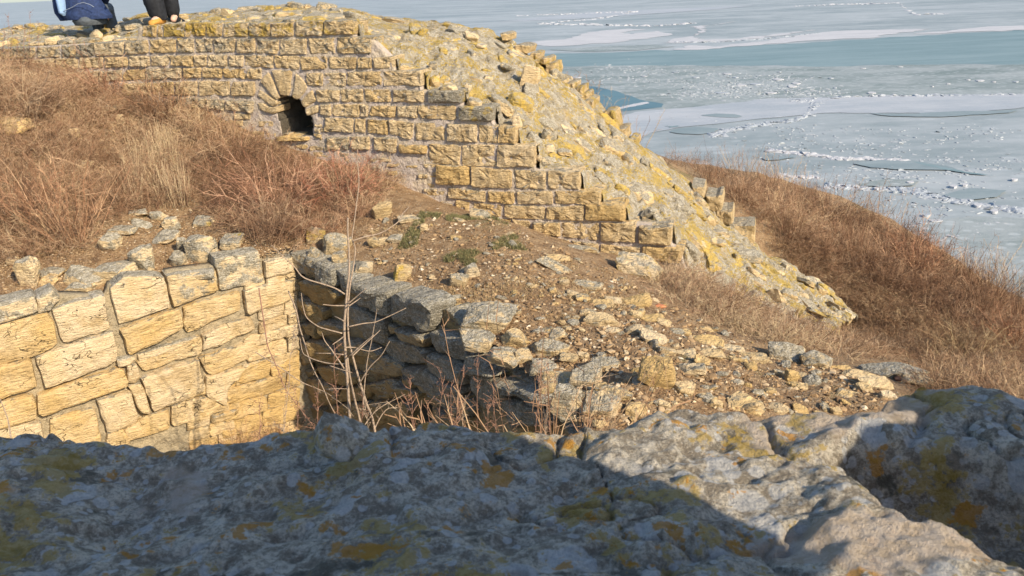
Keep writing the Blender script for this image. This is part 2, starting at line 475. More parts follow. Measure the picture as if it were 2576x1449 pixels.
for px, py in [(1722, 668), (1500, 622), (1240, 545), (1120, 505), (960, 440), (830, 400), (640, 330), (505, 262)]:
    gp.append(wall_ground(px, py) + np.array([0, 0, -.05]))
for px, py in [(0, 790), (270, 706), (500, 668), (735, 634), (860, 690), (1000, 735), (1100, 795), (1240, 885), (1400, 1010)]:
    gp.append(on_z(px, py, z_rim - (.0 if px < 740 else .06)))
_p0 = np.array([*back.p[0], 0.]) - BN * 2.4
for px, py, dz in [(1400, 200, .6), (1556, 330, .6), (1700, 430, .5), (1775, 500, .45), (1830, 560, .4), (1900, 625, .35), (1980, 690, .3), (2090, 760, .2)]:
    gp.append(on_plane(px, py, _p0, BN) - np.array([0, 0, dz]))
for px, py, dz in [(1700, 560, .4), (1800, 640, .3), (1900, 720, .2)]:
    gp.append(on_plane(px, py, _p0 + BN * 1.2, BN) - np.array([0, 0, dz]))
gp = np.array(gp + [(-8, 8, -1.0), (-9, 3, -1.3), (-6, 14, -2.2), (0, 16, -3.4), (5, 24, -5.0), (14, 14, -5.0), (12, 5, -4.0), (3.5, 2.5, -2.6), (2.0, 1.2, -2.3), (-14, 12, -2.0)])
def _U(r2): return np.where(r2 > 1e-12, r2 * np.log(r2 + 1e-12), 0)
_n = len(gp); _K = _U(((gp[:, None, :2] - gp[None, :, :2]) ** 2).sum(-1)) + np.eye(_n) * .02
_Q = np.column_stack([np.ones(_n), gp[:, :2]])
_S = np.linalg.solve(np.block([[_K, _Q], [_Q.T, np.zeros((3, 3))]]), np.concatenate([gp[:, 2], np.zeros(3)]))
crest_px = [(1200, 250, 26), (1640, 395, 21.5), (1860, 432, 18), (2100, 500, 15.8), (2300, 607, 13.6), (2450, 706, 12.2), (2576, 767, 11.6), (2900, 930, 10.2)]
crest = np.array([P(*c) for c in crest_px])[:, :2]
crest = np.vstack([[-30, 40], crest, [16, -4]])
def crest_dist(x, y):
    """signed plan distance beyond the crest of the bluff, positive on the lake side"""
    best = np.full(x.shape, 1e9); sg = np.ones(x.shape)
    for a, b in zip(crest[:-1], crest[1:]):
        e = b - a; L2 = e @ e
        t = np.clip(((x - a[0]) * e[0] + (y - a[1]) * e[1]) / L2, 0, 1)
        dx = x - a[0] - t * e[0]; dy = y - a[1] - t * e[1]; d = np.hypot(dx, dy)
        s = np.sign(e[0] * dy - e[1] * dx)
        m = d < best; best = np.where(m, d, best); sg = np.where(m, s, sg)
    return best * sg
def ground(x, y, detail=True):
    x = np.asarray(x, float); y = np.asarray(y, float); shp = x.shape; x = x.ravel(); y = y.ravel()
    z = np.empty(x.size)
    for a in range(0, x.size, 20000):
        xs = x[a:a + 20000]; ys = y[a:a + 20000]
        z[a:a + 20000] = _U((xs[:, None] - gp[None, :, 0]) ** 2 + (ys[:, None] - gp[None, :, 1]) ** 2) @ _S[:_n] + _S[_n] + _S[_n + 1] * xs + _S[_n + 2] * ys
    z = np.clip(z, -7.5, .0)
    d = crest_dist(x, y)
    z = z - np.where(d > 0, np.minimum(d, 40) * 1.15 * (1 - np.exp(-np.maximum(d, 0) / 1.2)), 0)
    if detail:
        p = np.stack([x, y, np.zeros_like(x)], 1)
        z = z + .05 * fbm(p * 1.3, 3, 5) + .022 * fbm(p * 7, 4, 9) * np.clip(1.5 - np.hypot(x, y) / 14, 0, 1)
    return z.reshape(shp)
def on_ground(px, py, t0=2.5, t1=26, off=0.):
    px = np.atleast_1d(np.asarray(px, float)); py = np.atleast_1d(np.asarray(py, float)); d = rays(px, py)
    ts = np.linspace(t0, t1, 260)
    q = d[:, None, :] * ts[None, :, None]
    h = q[..., 2] - ground(q[..., 0], q[..., 1], False)
    k = np.argmax(h < 0, axis=1); k = np.maximum(k, 1); i = np.arange(len(px))
    h0 = h[i, k - 1]; h1 = h[i, k]; w = np.clip(h0 / (h0 - h1 + 1e-9), 0, 1)
    t = ts[k - 1] + w * (ts[k] - ts[k - 1]); r = d * t[:, None]
    r[:, 2] = ground(r[:, 0], r[:, 1]); return r

# ------------------------------------------------------------------ ground mesh with the pit cut out
pit_poly = np.vstack([left_pit.W(np.array([0., left_pit.cum[-1]]), np.zeros(2), -.06)[:, :2],
                      right_pit.W(right_pit.cum[1:], np.zeros(4), -.05)[:, :2], [[.9, .3], [-3.6, .3]]])
def axis(lo, hi, nlo, nhi, fine, far):
    mid = np.arange(nlo, nhi, fine)
    def out(a, b, n): return a + (b - a) * (np.linspace(0, 1, n + 1)[1:] ** 2.2)
    return np.concatenate([out(nlo, lo, far)[::-1], mid, out(mid[-1], hi, far)])
gx = axis(-60, 70, -5.0, 5.5, .032, 55); gy = axis(-12, 75, 1.2, 9.2, .032, 70)
X, Y = np.meshgrid(gx, gy, indexing='ij'); Z = ground(X, Y)
# under the back wall the ground stays below its foot
V = np.stack([X, Y, Z], -1).reshape(-1, 3); Q = grid_quads(len(gx), len(gy))
cen = V[Q].mean(1)
keep = ~in_poly(cen[:, 0], cen[:, 1], pit_poly) & ~((cen[:, 1] < 1.15) & (np.abs(cen[:, 0]) < 5))
Q = Q[keep]
used, inv = np.unique(Q, return_inverse=True)
tag(link('hillside', new_mesh('hillside', V[used], quads=inv.reshape(Q.shape), mat=M_SOIL, smooth=True)), 'stony brown hillside and rubble mound around the ruined walls', kind='structure')

px_, py_ = np.meshgrid(np.linspace(-4.6, 1.6, 120), np.linspace(.1, 6.4, 120), indexing='ij')
pz_ = -4.15 + .12 * fbm(np.stack([px_, py_, px_ * 0], -1) * 2, 4, 3)
_c = left_pit.sz([620], [1125])[0]; _c = left_pit.W(_c[:1], _c[1:], .25)[0]
pz_ = pz_ + (_c[2] + 4.12) * np.exp(-((px_ - _c[0]) ** 2 + (py_ - _c[1]) ** 2) / .8)
tag(link('pit_floor', new_mesh('pit_floor', np.stack([px_, py_, pz_], -1).reshape(-1, 3), quads=grid_quads(120, 120), mat=M_SOIL, smooth=True)), 'brown earth floor of the walled pit', kind='structure')

# ------------------------------------------------------------------ mortar body of a wall face
def face_body(wall, s0, s1, ztop, zbot, ds, dz, mat, name, parent, d0=-.03, amp=.02, hole=None, hole_depth=.6, thick=.5, kind=None):
    ns = int((s1 - s0) / ds) + 1; nz = int((np.max(ztop([s0, s1])) - zbot) / dz) + 2
    s_ = np.linspace(s0, s1, ns); zt = ztop(s_); v_ = np.linspace(0, 1, nz)
    S = np.repeat(s_[:, None], nz, 1); Zz = zbot + v_[None, :] * (zt[:, None] - zbot)
    p = np.stack([S, Zz, S * 0], -1)
    d = d0 + amp * fbm(p * 9, 4, 31) + amp * .5 * fbm(p * 40, 2, 7)
    if hole is not None:
        ins = in_poly(S, Zz, hole); d = np.where(ins, d - hole_depth * (1 + .15 * fbm(p * 5, 2, 3)), d); deep = ins.reshape(-1)
    v = wall.W(S, Zz, d).reshape(-1, 3)
    q = grid_quads(ns, nz)
    # top and back skirt
    top = wall.W(s_, zt, np.full(ns, -thick)); bot = wall.W(s_, np.full(ns, zbot), np.full(ns, -thick))
    n0 = len(v); v = np.vstack([v, top, bot]); i = np.arange(ns - 1)
    tf = np.arange(ns) * nz + nz - 1
    q = np.vstack([q, np.stack([tf[:-1], tf[1:], n0 + i + 1, n0 + i], -1), np.stack([n0 + i, n0 + i + 1, n0 + ns + i + 1, n0 + ns + i], -1)][:2 if hole is not None and kind is None and hole_depth > 1 else 3])
    for e, a in ((0, 0), (ns - 1, ns - 1)):
        pass
    base = np.array(parent.location) if parent else np.zeros(3)
    o = link(name, new_mesh(name, v - base, quads=q, mat=mat, smooth=True), parent)
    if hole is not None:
        o.data.materials.append(M_RECESS_SHADE); flag = np.concatenate([deep, np.zeros(len(v) - len(deep), bool)])
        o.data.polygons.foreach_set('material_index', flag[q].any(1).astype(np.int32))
    if kind: o['kind'] = kind
    return o

M_RECESS_SHADE = mortar_material('recess_shade_stone', (.085, .07, .05), (.12, .10, .07))  # dark tone puts the shade of the niche and pit hole into colour
rng = np.random.RandomState(11)
# ================================================================== THE RUINED WALL
ruin = empty('ruined_wall', tuple(on_ground(1500, 640)[0]))
tag(ruin, 'large ruined masonry wall of squared tan blocks with an arched niche and stepped broken right end', 'ruined wall')
def D1(pts): return [(x / 4, y / 4) for x, y in pts]
def D2(pts): return [(644 + x / 4, y / 4) for x, y in pts]
def D3(pts): return [(1288 + x / 4, y / 4) for x, y in pts]
def D6(pts): return [(644 + x / 4, 362.25 + y / 4) for x, y in pts]
def D7(pts): return [(1288 + x / 4, 362.25 + y / 4) for x, y in pts]
# courses: top line, bottom line, blocks (x0, x1), weathering (ochre, yellow, grey)
courses = [
 ([(358,64),(468,58),(565,57),(684,57),(744,52),(864,49),(893,48)], [(358,93),(468,92),(565,92),(684,93),(744,92),(864,87),(893,87)],
  [(359,396),(398,412),(414,466),(468,520),(522,562),(565,626),(629,683),(685,741),(745,815),(817,894)], (.25,.72,.35)),
 ([(315,104),(379,98),(538,95),(646,96),(706,97),(778,96),(849,92),(937,92)], [(315,138),(379,134),(538,131),(646,134),(706,138),(849,134),(937,135)],
  [(318,376),(379,445),(447,490),(492,537),(539,594),(597,644),(646,704),(707,774),(778,844),(849,936)], (.2,.35,.35)),
 ([(-300,128),(0,120),(92,118),(195,113),(240,107),(316,103)], [(-300,160),(0,150),(92,145),(240,142),(316,138)],
  [(-290,-230),(-226,-150),(-146,-80),(-76,0),(3,90),(93,154),(156,192),(195,239),(241,314)], (.35,.25,.45)),
 ([(-300,164),(75,148),(327,141),(431,138),(524,137),(617,138),(692,138),(756,140),(828,141),(900,143),(990,142)], [(-300,196),(75,179),(327,168),(431,166),(524,167),(617,168),(692,172),(756,175),(828,173),(990,172)],
  [(-280,-200),(-196,-120),(-116,-40),(-36,30),(34,74),(78,140),(143,198),(201,262),(265,325),(328,379),(381,429),(432,488),(490,522),(525,574),(577,615),(618,690),(693,755),(757,825),(828,898),(900,938),(940,989)], (.2,.15,.1)),
 ([(-300,200),(100,184),(370,172),(510,169),(563,171),(676,172)], [(-300,230),(100,214),(370,200),(463,196),(563,196),(640,200),(676,200)],
  [(60,118),(121,190),(193,250),(253,310),(313,368),(371,461),(464,509),(511,561),(564,620),(623,660)], (.3,.05,.05)),
 ([(769,184),(816,181),(874,181),(965,178),(1062,177)], [(769,214),(816,218),(874,218),(965,217),(1062,215)], [(772,814),(816,872),(874,961),(965,1061)], (.35,.35,.05)),
 ([(300,210),(502,203),(650,204)], [(300,240),(502,240),(650,242)], [(310,380),(383,440),(443,499),(502,581),(583,643)], (.3,0,.05)),
 ([(796,224),(859,224),(918,223),(989,223),(1076,226)], [(796,256),(918,257),(989,257),(1076,258)], [(798,856),(859,915),(918,986),(989,1070)], (.25,.05,.05)),
 ([(522,246),(569,250),(645,252)], [(522,272),(569,278),(645,284)], [(440,480),(483,520),(523,565),(569,641)], (.05,0,.55)),
 ([(808,261),(909,261),(931,265),(1054,264),(1150,264)], [(808,289),(836,291),(909,296),(931,293),(1054,297),(1150,302)], [(808,834),(836,906),(908,927),(931,996),(999,1051),(1054,1149)], (.25,.1,.1)),
 ([(817,295),(893,296),(979,301),(1045,309),(1124,309),(1206,313),(1254,315),(1300,317)], [(817,331),(924,334),(979,338),(1045,352),(1124,354),(1206,358),(1300,362)],
  [(817,892),(893,922),(925,977),(979,1040),(1045,1120),(1124,1203),(1206,1252),(1254,1299)], (.4,.15,.05)),
 ([(823,343),(941,342),(1004,345),(1074,350)], [(823,376),(941,376),(1004,386),(1074,388)], [(823,880),(883,932),(941,999)], (.1,.0,.35)),
 ([(1080,361),(1163,364),(1252,363),(1348,365)], [(1080,411),(1163,417),(1252,420),(1348,421)], [(1080,1160),(1163,1250),(1252,1347)], (.35,.15,.05)),
 ([(1097,414),(1187,418),(1296,426),(1378,428),(1461,430)], [(1097,465),(1187,470),(1296,474),(1461,476)], [(1097,1184),(1187,1290),(1296,1374),(1378,1460)], (.4,.1,.05)),
 ([(1129,470),(1223,480),(1300,481),(1395,479),(1511,480)], [(1129,497),(1223,507),(1300,513),(1511,514)], [(1129,1223),(1227,1297),(1300,1393),(1396,1511)], (.5,.1,.05)),
 ([(1146,500),(1191,508),(1269,513),(1373,519),(1471,515),(1573,513)], [(1146,520),(1191,536),(1269,547),(1373,552),(1471,555),(1573,557)], [(1146,1183),(1191,1262),(1269,1373),(1375,1470)], (.55,.05,.0)),
 ([(1235,545),(1339,557),(1413,558),(1511,558),(1600,560)], [(1235,572),(1339,588),(1413,596),(1511,605),(1600,609)], [(1235,1286),(1288,1336),(1339,1411),(1413,1509),(1511,1600)], (.55,.05,0)),
 ([(1378,598),(1435,602),(1511,612),(1612,620)], [(1378,614),(1435,622),(1511,640),(1612,648)], [(1380,1434),(1440,1508),(1511,1612)], (.5,.05,.05)),
]
extra = [  # single blocks seen differently from their course
 (D2([(1735,905),(2085,905),(2080,1030),(1740,1035)]), (.2,.55,.85), .05, None),
 (D2([(2040,1065),(2400,1068),(2385,1225),(2045,1215)]), (.25,.6,.85), .05, None),
 (D6([(1440,0),(1735,15),(1725,100),(1450,90)]), (.85,0,0), .04, None),
 (D6([(1810,205),(2150,215),(2165,410),(1815,400)]), (1,0,0), .05, None),
 (D7([(740,600),(1140,605),(1135,780),(735,765)]), (1.05,.1,0), .045, 'dark ochre block at the stepped end'),
 (D7([(1275,820),(1620,815),(1600,1020),(1275,990)]), (.55,.35,.1), .06, None),
 (D7([(1310,1025),(1735,1035),(1700,1200),(1310,1160)]), (.9,.1,0), .05, None),
 (D7([(370,1150-440),(372,1151-440),(372,1152-440)]), None, 0, None),
]
vouss = [D2([(35,895),(225,1015),(235,1050),(180,1078),(20,965)]), D2([(25,1030),(45,1022),(175,1088),(240,1062),(245,1135),(170,1150),(30,1100)]),
         D2([(45,820),(130,712),(160,760),(250,985),(210,1010)]), D2([(160,700),(375,702),(360,860),(340,970),(250,962)]),
         D2([(410,735),(470,790),(530,890),(430,1005),(365,982)]), D2([(570,900),(600,960),(620,1015),(490,1085),(445,1030)]), D2([(630,1050),(645,1130),(520,1162),(495,1098)])]
niche_px = D2([(222,1030),(255,965),(345,970),(370,985),(430,1005),(450,1040),(490,1090),(515,1160),(560,1180),(575,1350),(275,1350),(235,1150)])
niche = bsz(niche_px)
seed = 100
def shrink(poly, px):
    p = np.asarray(poly, float); c = p.mean(0); d = c - p; return p + np.sign(d) * px
extra_ok = [e for e in extra if e[1] is not None]
def overlaps(q):
    c = np.mean(q, 0)
    for e in extra_ok:
        if in_poly(np.array([c[0]]), np.array([c[1]]), e[0])[0]: return True
    return False
for top, bot, blocks, wz in courses:
    for (x0, x1) in blocks:
        seed += 1; j = rng.uniform(-1.2, 1.2, 8)
        a, b = x0 + .9, x1 - .9; xm = (a + b) / 2
        poly = [(a + j[0], interp_line(top, a) + .5 + j[1] * .6), (xm, interp_line(top, xm) + .8 + j[6] * .5), (b + j[2], interp_line(top, b) + .5 + j[3] * .6),
                (b + j[4], interp_line(bot, b) - .5 + j[5] * .6), (xm, interp_line(bot, xm) - .8), (a - j[4], interp_line(bot, a) - .5 + j[7] * .6)]
        if overlaps(poly): continue
        q = bsz(poly)
        col = (np.clip(wz[0] + rng.uniform(-.35, .4), 0, 1), max(0, wz[1] + rng.uniform(-.25, .2)), max(0, wz[2] + rng.uniform(-.2, .2)))
        stone_poly(back, q, ruin, M_STONE, col, out=.016 + rng.uniform(0, .022), depth=.28 if x1 == blocks[-1][1] else .14, amp=.020, fr=19., seed=seed, n=28, wob=.006, round_=.10, bevel=.009, tilt=rng.uniform(-.05, .05))
for poly, col, out, lab in extra_ok:
    seed += 1; stone_poly(back, bsz(poly), ruin, M_STONE, col, out=out, depth=.25, amp=.02, fr=11, seed=seed, n=24, label=lab)
for k, poly in enumerate(vouss):
    seed += 1; stone_poly(back, bsz(shrink(poly, .3)), ruin, M_STONE, (.15 + .2 * (k % 2), 0, .05), out=.03, depth=.2, amp=.012, fr=9, seed=seed, n=20, name='arch_stone')
# eroded, thin bedded stretches
def ragged(x0, x1, y0, y1, slope, rh, rw, parent=ruin, wall=back, out=.0, col=(.35, 0, .1), mat=M_STONE, skip=None, name='stone', conv=None):
    global seed
    y = y0
    while y < y1:
        h = rng.uniform(*rh); x = x0 + rng.uniform(-rw[0], 0)
        while x < x1:
            w = rng.uniform(*rw); seed += 1
            ym = y + (x - x0) * slope
            poly = [(x + 1, ym + 1 + rng.uniform(-1, 1)), (x + w * .5, ym + rng.uniform(-1, 1)), (x + w - 1, ym + 1.5), (x + w - .5, ym + h * .6), (x + w - 1.5, ym + h - 1), (x + w * .4, ym + h - .4), (x + 1, ym + h - 1.5)]
            c = (x + w / 2, ym + h / 2)
            if (skip is None or not in_poly(np.array([c[0]]), np.array([c[1]]), skip)[0]):
                q = wall.sz([p[0] for p in poly], [p[1] for p in poly])
                stone_poly(wall, q, parent, mat, (np.clip(col[0] + rng.uniform(-.3, .3), 0, 1), col[1], max(0, col[2] + rng.uniform(-.1, .2))), out=out + rng.uniform(-.04, .025), depth=.12, amp=.02, fr=13, seed=seed, n=16, wob=.012, name=name)
            x += w
        y += h
ragged(596, 652, 285, 345, .05, (11, 17), (28, 46), skip=niche_px)
ragged(700, 820, 360, 400, .08, (12, 18), (26, 50), col=(.3, 0, .1))
ragged(640, 700, 332, 372, .08, (12, 17), (24, 40), col=(.3, 0, .1))
stone_poly(back, bsz(D2([(215,1368),(380,1360),(552,1372),(545,1418),(380,1415),(220,1412)])), ruin, M_RUB, (1.4, 0, 0), out=.05, depth=.2, amp=.015, fr=12, seed=2222, n=20, label='orange brown sill stone of the niche')
ragged(796, 812, 300, 345, .0, (9, 14), (18, 30), skip=niche_px)
ragged(940, 1075, 388, 412, .12, (8, 12), (25, 55), col=(.4, 0, .05))
ragged(990, 1092, 412, 500, .1, (8, 13), (22, 50), col=(.45, 0, .05))
ragged(830, 930, 380, 470, .1, (22, 34), (28, 45), col=(.1, 0, .4))
ragged(1060, 1140, 470, 530, .2, (12, 18), (25, 45), col=(.3, 0, .2))

# stepped outline of the near edge of the broken core (sketch units), and the matching points on its far edge
near_px = [(-420,128),(0,119),(240,105),(352,101),(357,64),(465,57),(565,55),(684,55),(744,51),(893,48),(898,90),(940,91),(943,141),(992,142),(996,176),(1064,177),(1068,224),(1166,227),(1170,264),(1245,267),(1250,315),(1300,318),(1304,362),(1350,365),(1354,424),(1462,430),(1466,478),(1512,480),(1516,512),(1574,514),(1580,558),(1694,566),(1700,614),(1722,620),(1732,668),(1850,735),(1990,800),(2120,850)]
far_px = [(-420,96),(0,74),(150,70),(340,52),(352,48),(450,38),(560,28),(680,18),(760,13),(900,27),(930,34),(965,44),(1040,52),(1100,58),(1160,68),(1258,85),(1272,100),(1332,134),(1345,152),(1395,176),(1400,200),(1466,222),(1474,250),(1548,285),(1556,330),(1598,352),(1620,380),(1700,430),(1728,470),(1770,490),(1790,520),(1820,550),(1845,585),(1880,620),(1960,655),(2040,700),(2110,755),(2165,800)]
near_sz = bsz(near_px)
def steps_top(s):
    s = np.asarray(s) + .042; o = np.argsort(near_sz[:, 0], kind='stable'); return np.interp(s, near_sz[o, 0], near_sz[o, 1] - .015)
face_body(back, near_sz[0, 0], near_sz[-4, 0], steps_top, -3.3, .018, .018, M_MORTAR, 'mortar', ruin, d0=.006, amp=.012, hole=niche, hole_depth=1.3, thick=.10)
# core
THK = 2.3
nearP = back.W(near_sz[:, 0], near_sz[:, 1] - .03, np.full(len(near_sz), -.06))
p0 = np.array([*back.p[0], 0.]) - BN * THK
farP = np.array([on_plane(x, y, p0, BN) for x, y in far_px])
def poly_at(pts, a):
    L = np.linalg.norm(np.diff(nearP[:, :2], axis=0), axis=1) + .25 * np.abs(np.diff(nearP[:, 2])); c = np.concatenate([[0], np.cumsum(L)]); c /= c[-1]
    return np.stack([np.interp(a, c, pts[:, k]) for k in range(3)], -1)
_L = np.linalg.norm(np.diff(nearP[:, :2], axis=0), axis=1) + .25 * np.abs(np.diff(nearP[:, 2])); A9 = float(_L[:9].sum() / _L.sum())
def core_pt(a, w):
    a = np.asarray(a, float); w = np.asarray(w, float)
    n = poly_at(nearP, a); f = poly_at(farP, a)
    # away from the facade the steps run out into an even slope
    k = np.linspace(-.022, .022, 7); ns = sum(poly_at(nearP, np.clip(a + d, 0, 1)) for d in k) / 7
    fs = sum(poly_at(farP, np.clip(a + d * .6, 0, 1)) for d in k) / 7
    ww = np.clip(w * 5, 0, 1)[..., None]; n = n * (1 - ww) + ns * ww; n[..., 2] -= .03 * ww[..., 0]
    p = n + (fs - n) * w[..., None]
    p[..., 2] += .16 * np.sin(np.pi * np.clip(w, 0, 1)) * np.clip((a - A9) * 5, 0, 1) * np.clip((1 - a) * 5, .3, 1)
    return p
na, nw = 520, 120
aa, ww_ = np.meshgrid(np.linspace(0, 1, na), np.linspace(0, 1, nw), indexing='ij')
cp = core_pt(aa, ww_)
env = np.clip(ww_ * 8, .15, 1) * np.where(aa < A9 + .03, .45, 1)
cp[..., 2] -= .16 * np.clip((aa - .86) * 10, 0, 1) * np.clip(1 - ww_ * 4, 0, 1)
bumpz = (.085 * fbm(cp * 2.6, 4, 41) + .06 * ridged(cp * 5.5, 3, 43) + .03 * fbm(cp * 20, 3, 44)) * env
cp[..., 2] += bumpz
front_skirt = cp[:, :1, :].copy(); front_skirt[..., 2] -= .7 * np.clip((aa[:, :1] - .8) * 12, 0, 1); front_skirt[..., :2] -= BN[:2] * .12
back_skirt = cp[:, -1:, :].copy(); back_skirt[..., 2] -= 3.5; back_skirt[..., :2] -= BN[:2] * .4
cp = np.concatenate([front_skirt, cp, back_skirt], 1)
bl = np.array(ruin.location)
link('core', new_mesh('core', cp.reshape(-1, 3) - bl, quads=grid_quads(na, nw + 2), mat=M_CORE, smooth=True), ruin)
def core_surface(a, w):
    p = core_pt(a, w); e = np.clip(w * 8, .15, 1) * np.where(a < A9 + .03, .45, 1)
    p[..., 2] += (.085 * fbm(p * 2.6, 4, 41) + .045 * ridged(p * 5.5, 3, 43)) * e
    return p

# ------------------------------------------------------------------ angular rocks
def ico(sub):
    import bmesh
    bm = bmesh.new(); bmesh.ops.create_icosphere(bm, subdivisions=sub, radius=1.0)
    v = np.array([x.co[:] for x in bm.verts]); f = np.array([[q.index for q in x.verts] for x in bm.faces]); bm.free(); return v, f
ICO = {k: ico(k) for k in (2, 3, 4)}
def rock_verts(seed, size, sub=3, planes=11, rough=.05, flat=1.0):
    r = np.random.RandomState(seed); v, f = ICO[sub]
    n = r.normal(size=(planes, 3)); n /= np.linalg.norm(n, axis=1, keepdims=True)
    n = np.vstack([n, [[0, 0, 1], [0, 0, -1], [1, 0, 0], [-1, 0, 0], [0, 1, 0], [0, -1, 0]] + r.normal(scale=.16, size=(6, 3))])
    n /= np.linalg.norm(n, axis=1, keepdims=True)
    d = np.concatenate([r.uniform(.72, 1.05, planes), r.uniform(.68, .92, 6)])
    dots = v @ n.T; rad = np.min(np.where(dots > .05, d / np.maximum(dots, .05), 9), axis=1)
    q = v * np.minimum(rad, 1.35)[:, None]
    q = q * (1 + rough * fbm(q * 2.6 + seed, 3, seed % 97)[:, None])
    return q * np.asarray(size) / 2, f
def rock_mesh(seed, size, mat, sub=3, rot=None, planes=11, rough=.06, name='rock', smooth=False):
    q, f = rock_verts(seed, size, sub, planes, rough)
    if rot is not None: q = q @ np.array(Matrix.Rotation(rot[0], 3, 'X') @ Matrix.Rotation(rot[1], 3, 'Y') @ Matrix.Rotation(0, 3, 'Z')).T; q = q @ np.array(Matrix.Rotation(rot[2], 3, 'Z')).T
    return new_mesh(name, q, tris=f, mat=mat, smooth=smooth)
# stones bedded in the broken core, long axis down the slope
k = 0; rs = np.random.RandomState(5)
placed = []
while k < 290:
    a = rs.uniform(.20, .99); w = rs.uniform(.05, .98)
    if any(abs(a - b) * 9 < .11 and abs(w - c) * 2.3 < .13 for b, c in placed): 
        if rs.rand() < .97: continue
    placed.append((a, w)); k += 1
    aw = np.array([a, min(a + .01, 1)]); p = core_surface(aw, np.array([w, w])); pw = core_surface(np.array([a]), np.array([min(w + .03, 1)]))
    e1 = p[1] - p[0]
    q1 = core_pt(np.array([max(a - .03, 0), min(a + .03, 1)]), np.array([w, w])); e1 = q1[1] - q1[0]; e1 /= np.linalg.norm(e1)
    e2 = pw[0] - p[0]; e2 = e2 - e1 * (e2 @ e1); e2 /= np.linalg.norm(e2); e3 = np.cross(e1, e2)
    if e3[2] < 0: e2 = -e2; e3 = -e3
    big = rs.rand() < .22; lx = rs.uniform(.12, .42); ly = lx * rs.uniform(.4, .75); lz = rs.uniform(.07, .16)
    v, f = rock_verts(900 + k, (lx, ly, lz), 3, 9, .10)
    an = rs.normal(scale=.7); c_, s_ = math.cos(an), math.sin(an)
    v = v @ np.array([[c_, s_, 0], [-s_, c_, 0], [0, 0, 1]])
    v = v @ np.array([e1, e2, e3])
    col = (rs.uniform(0, .7), rs.choice([0, .3, .6, .95]), rs.uniform(.1, .7))
    link('rubble_stone', new_mesh('rubble_stone', v, tris=f, mat=M_RUB), ruin, p[0] + e3 * lz * (rs.uniform(.0, .22) if big else rs.uniform(-.32, -.08)) - bl, (*col, 1))
# squared blocks left along the far face
farblocks = [(1334,1354,132,146),(1342,1383,145,162),(1373,1398,157,194),(1377,1425,196,218),(1423,1445,206,220),(1450,1469,216,234),(1454,1478,232,263),(1477,1496,250,278),(1520,1552,279,322),(1553,1577,323,345),(1579,1600,347,366),(1738,1773,465,498),(1775,1820,487,528),(1805,1844,527,560),(1832,1899,564,622),(1262,1278,84,100),(1296,1330,112,130)]
back2 = Wall([back.p[0] - BN[:2] * (THK - .22), back.p[1] - BN[:2] * (THK - .22)])
for i, (x0, x1, y0, y1) in enumerate(farblocks):
    q = back2.sz([x0, x1, x1, x0], [y0, y0 + 1, y1 + 3, y1 + 3])
    stone_poly(back2, q, ruin, M_STONE, (.5, .75 if i < 11 else .3, .25), out=.05, depth=.34, amp=.035, fr=8, seed=700 + i, n=20, wob=.02, round_=.5, tilt=rng.uniform(-.2, .2))

# ================================================================== THE LAKE
LZ = -25.0
def flat_sheet(name, pts_px, z, mat, thick=.0, rough=.0, seed=0, n=160, kind='structure', label=None, parent=None):
    """traced outline put down on the lake as a thin real sheet with an uneven edge"""
    q = on_z(*np.asarray(pts_px, float).T, LZ)[:, :2]
    r = resample(q, n); key = np.column_stack([r / max(8, np.ptp(r[:, 0]) / 40), np.zeros(n)])
    d = np.gradient(r, axis=0); nn = np.stack([d[:, 1], -d[:, 0]], 1); nn /= np.linalg.norm(nn, axis=1, keepdims=True) + 1e-9
    r = r + nn * (rough * fbm(key * 1.5, 4, seed))[:, None]
    from mathutils.geometry import delaunay_2d_cdt
    vv, _, ff, *_r = delaunay_2d_cdt([Vector(x) for x in r], [], [list(range(n))], 1, 1e-4)
    v = [(x[0], x[1], z) for x in vv]; f = [tuple(a) for a in ff]
    if thick:
        m = len(v); v += [(x, y, z) for x, y in r] + [(x, y, z - thick) for x, y in r]
        f += [(m + i, m + (i + 1) % n, m + n + (i + 1) % n, m + n + i) for i in range(n)]
    me = new_mesh(name, v, f=f, mat=mat); o = link(name, me, parent)
    if kind: o['kind'] = kind
    if label: o['label'] = label
    return o
M_ICE = ice_material('grey_ice', (.205, .24, .245), (.325, .35, .355), .014, .6, .25, 2.5, ((.42, .45, .46), .22, .80, .35), mid=.5, width=.22)
M_ICE2 = ice_material('pale_ice', (.28, .31, .335), (.37, .385, .40), .03, .65, .2, 3., ((.46, .48, .49), .3, .86, .4), mid=.5, width=.3)
M_TEAL = ice_material('thin_teal_ice', (.13, .195, .205), (.19, .255, .265), .02, .6, .2, 5., None, .02, .5, .3)
M_SLUSH = ice_material('grey_slush', (.155, .19, .18), (.28, .305, .30), .06, .6, .2, 2., ((.38, .41, .41), .55, .45, .6), mid=.48, width=.25)
M_SNOW = ice_material('snow_dusted_ice', (.36, .365, .38), (.46, .46, .465), .08, .8, .2, 2., None, .05, .5, .5)
M_WATER = ice_material('open_water', (.075, .145, .175), (.095, .17, .195), .05, .55, .25, 2., None, .01)
M_DIM = ice_material('dim_ice', (.165, .21, .22), (.24, .28, .285), .05, .6, .2, 3., None, .02, .5, .4)
def sheet_grid():
    g = np.concatenate([-np.geomspace(1, 60000, 40)[::-1], [0], np.geomspace(1, 60000, 40)])
    return g
lx = sheet_grid(); ly = np.concatenate([[-200, 0, 20], np.geomspace(40, 60000, 60)])
XX, YY = np.meshgrid(lx, ly, indexing='ij')
tag(link('water', new_mesh('water', np.stack([XX, YY, XX * 0 + LZ], -1).reshape(-1, 3), quads=grid_quads(len(lx), len(ly)), mat=M_ICE)), 'frozen grey blue lake reaching to the horizon', kind='structure')
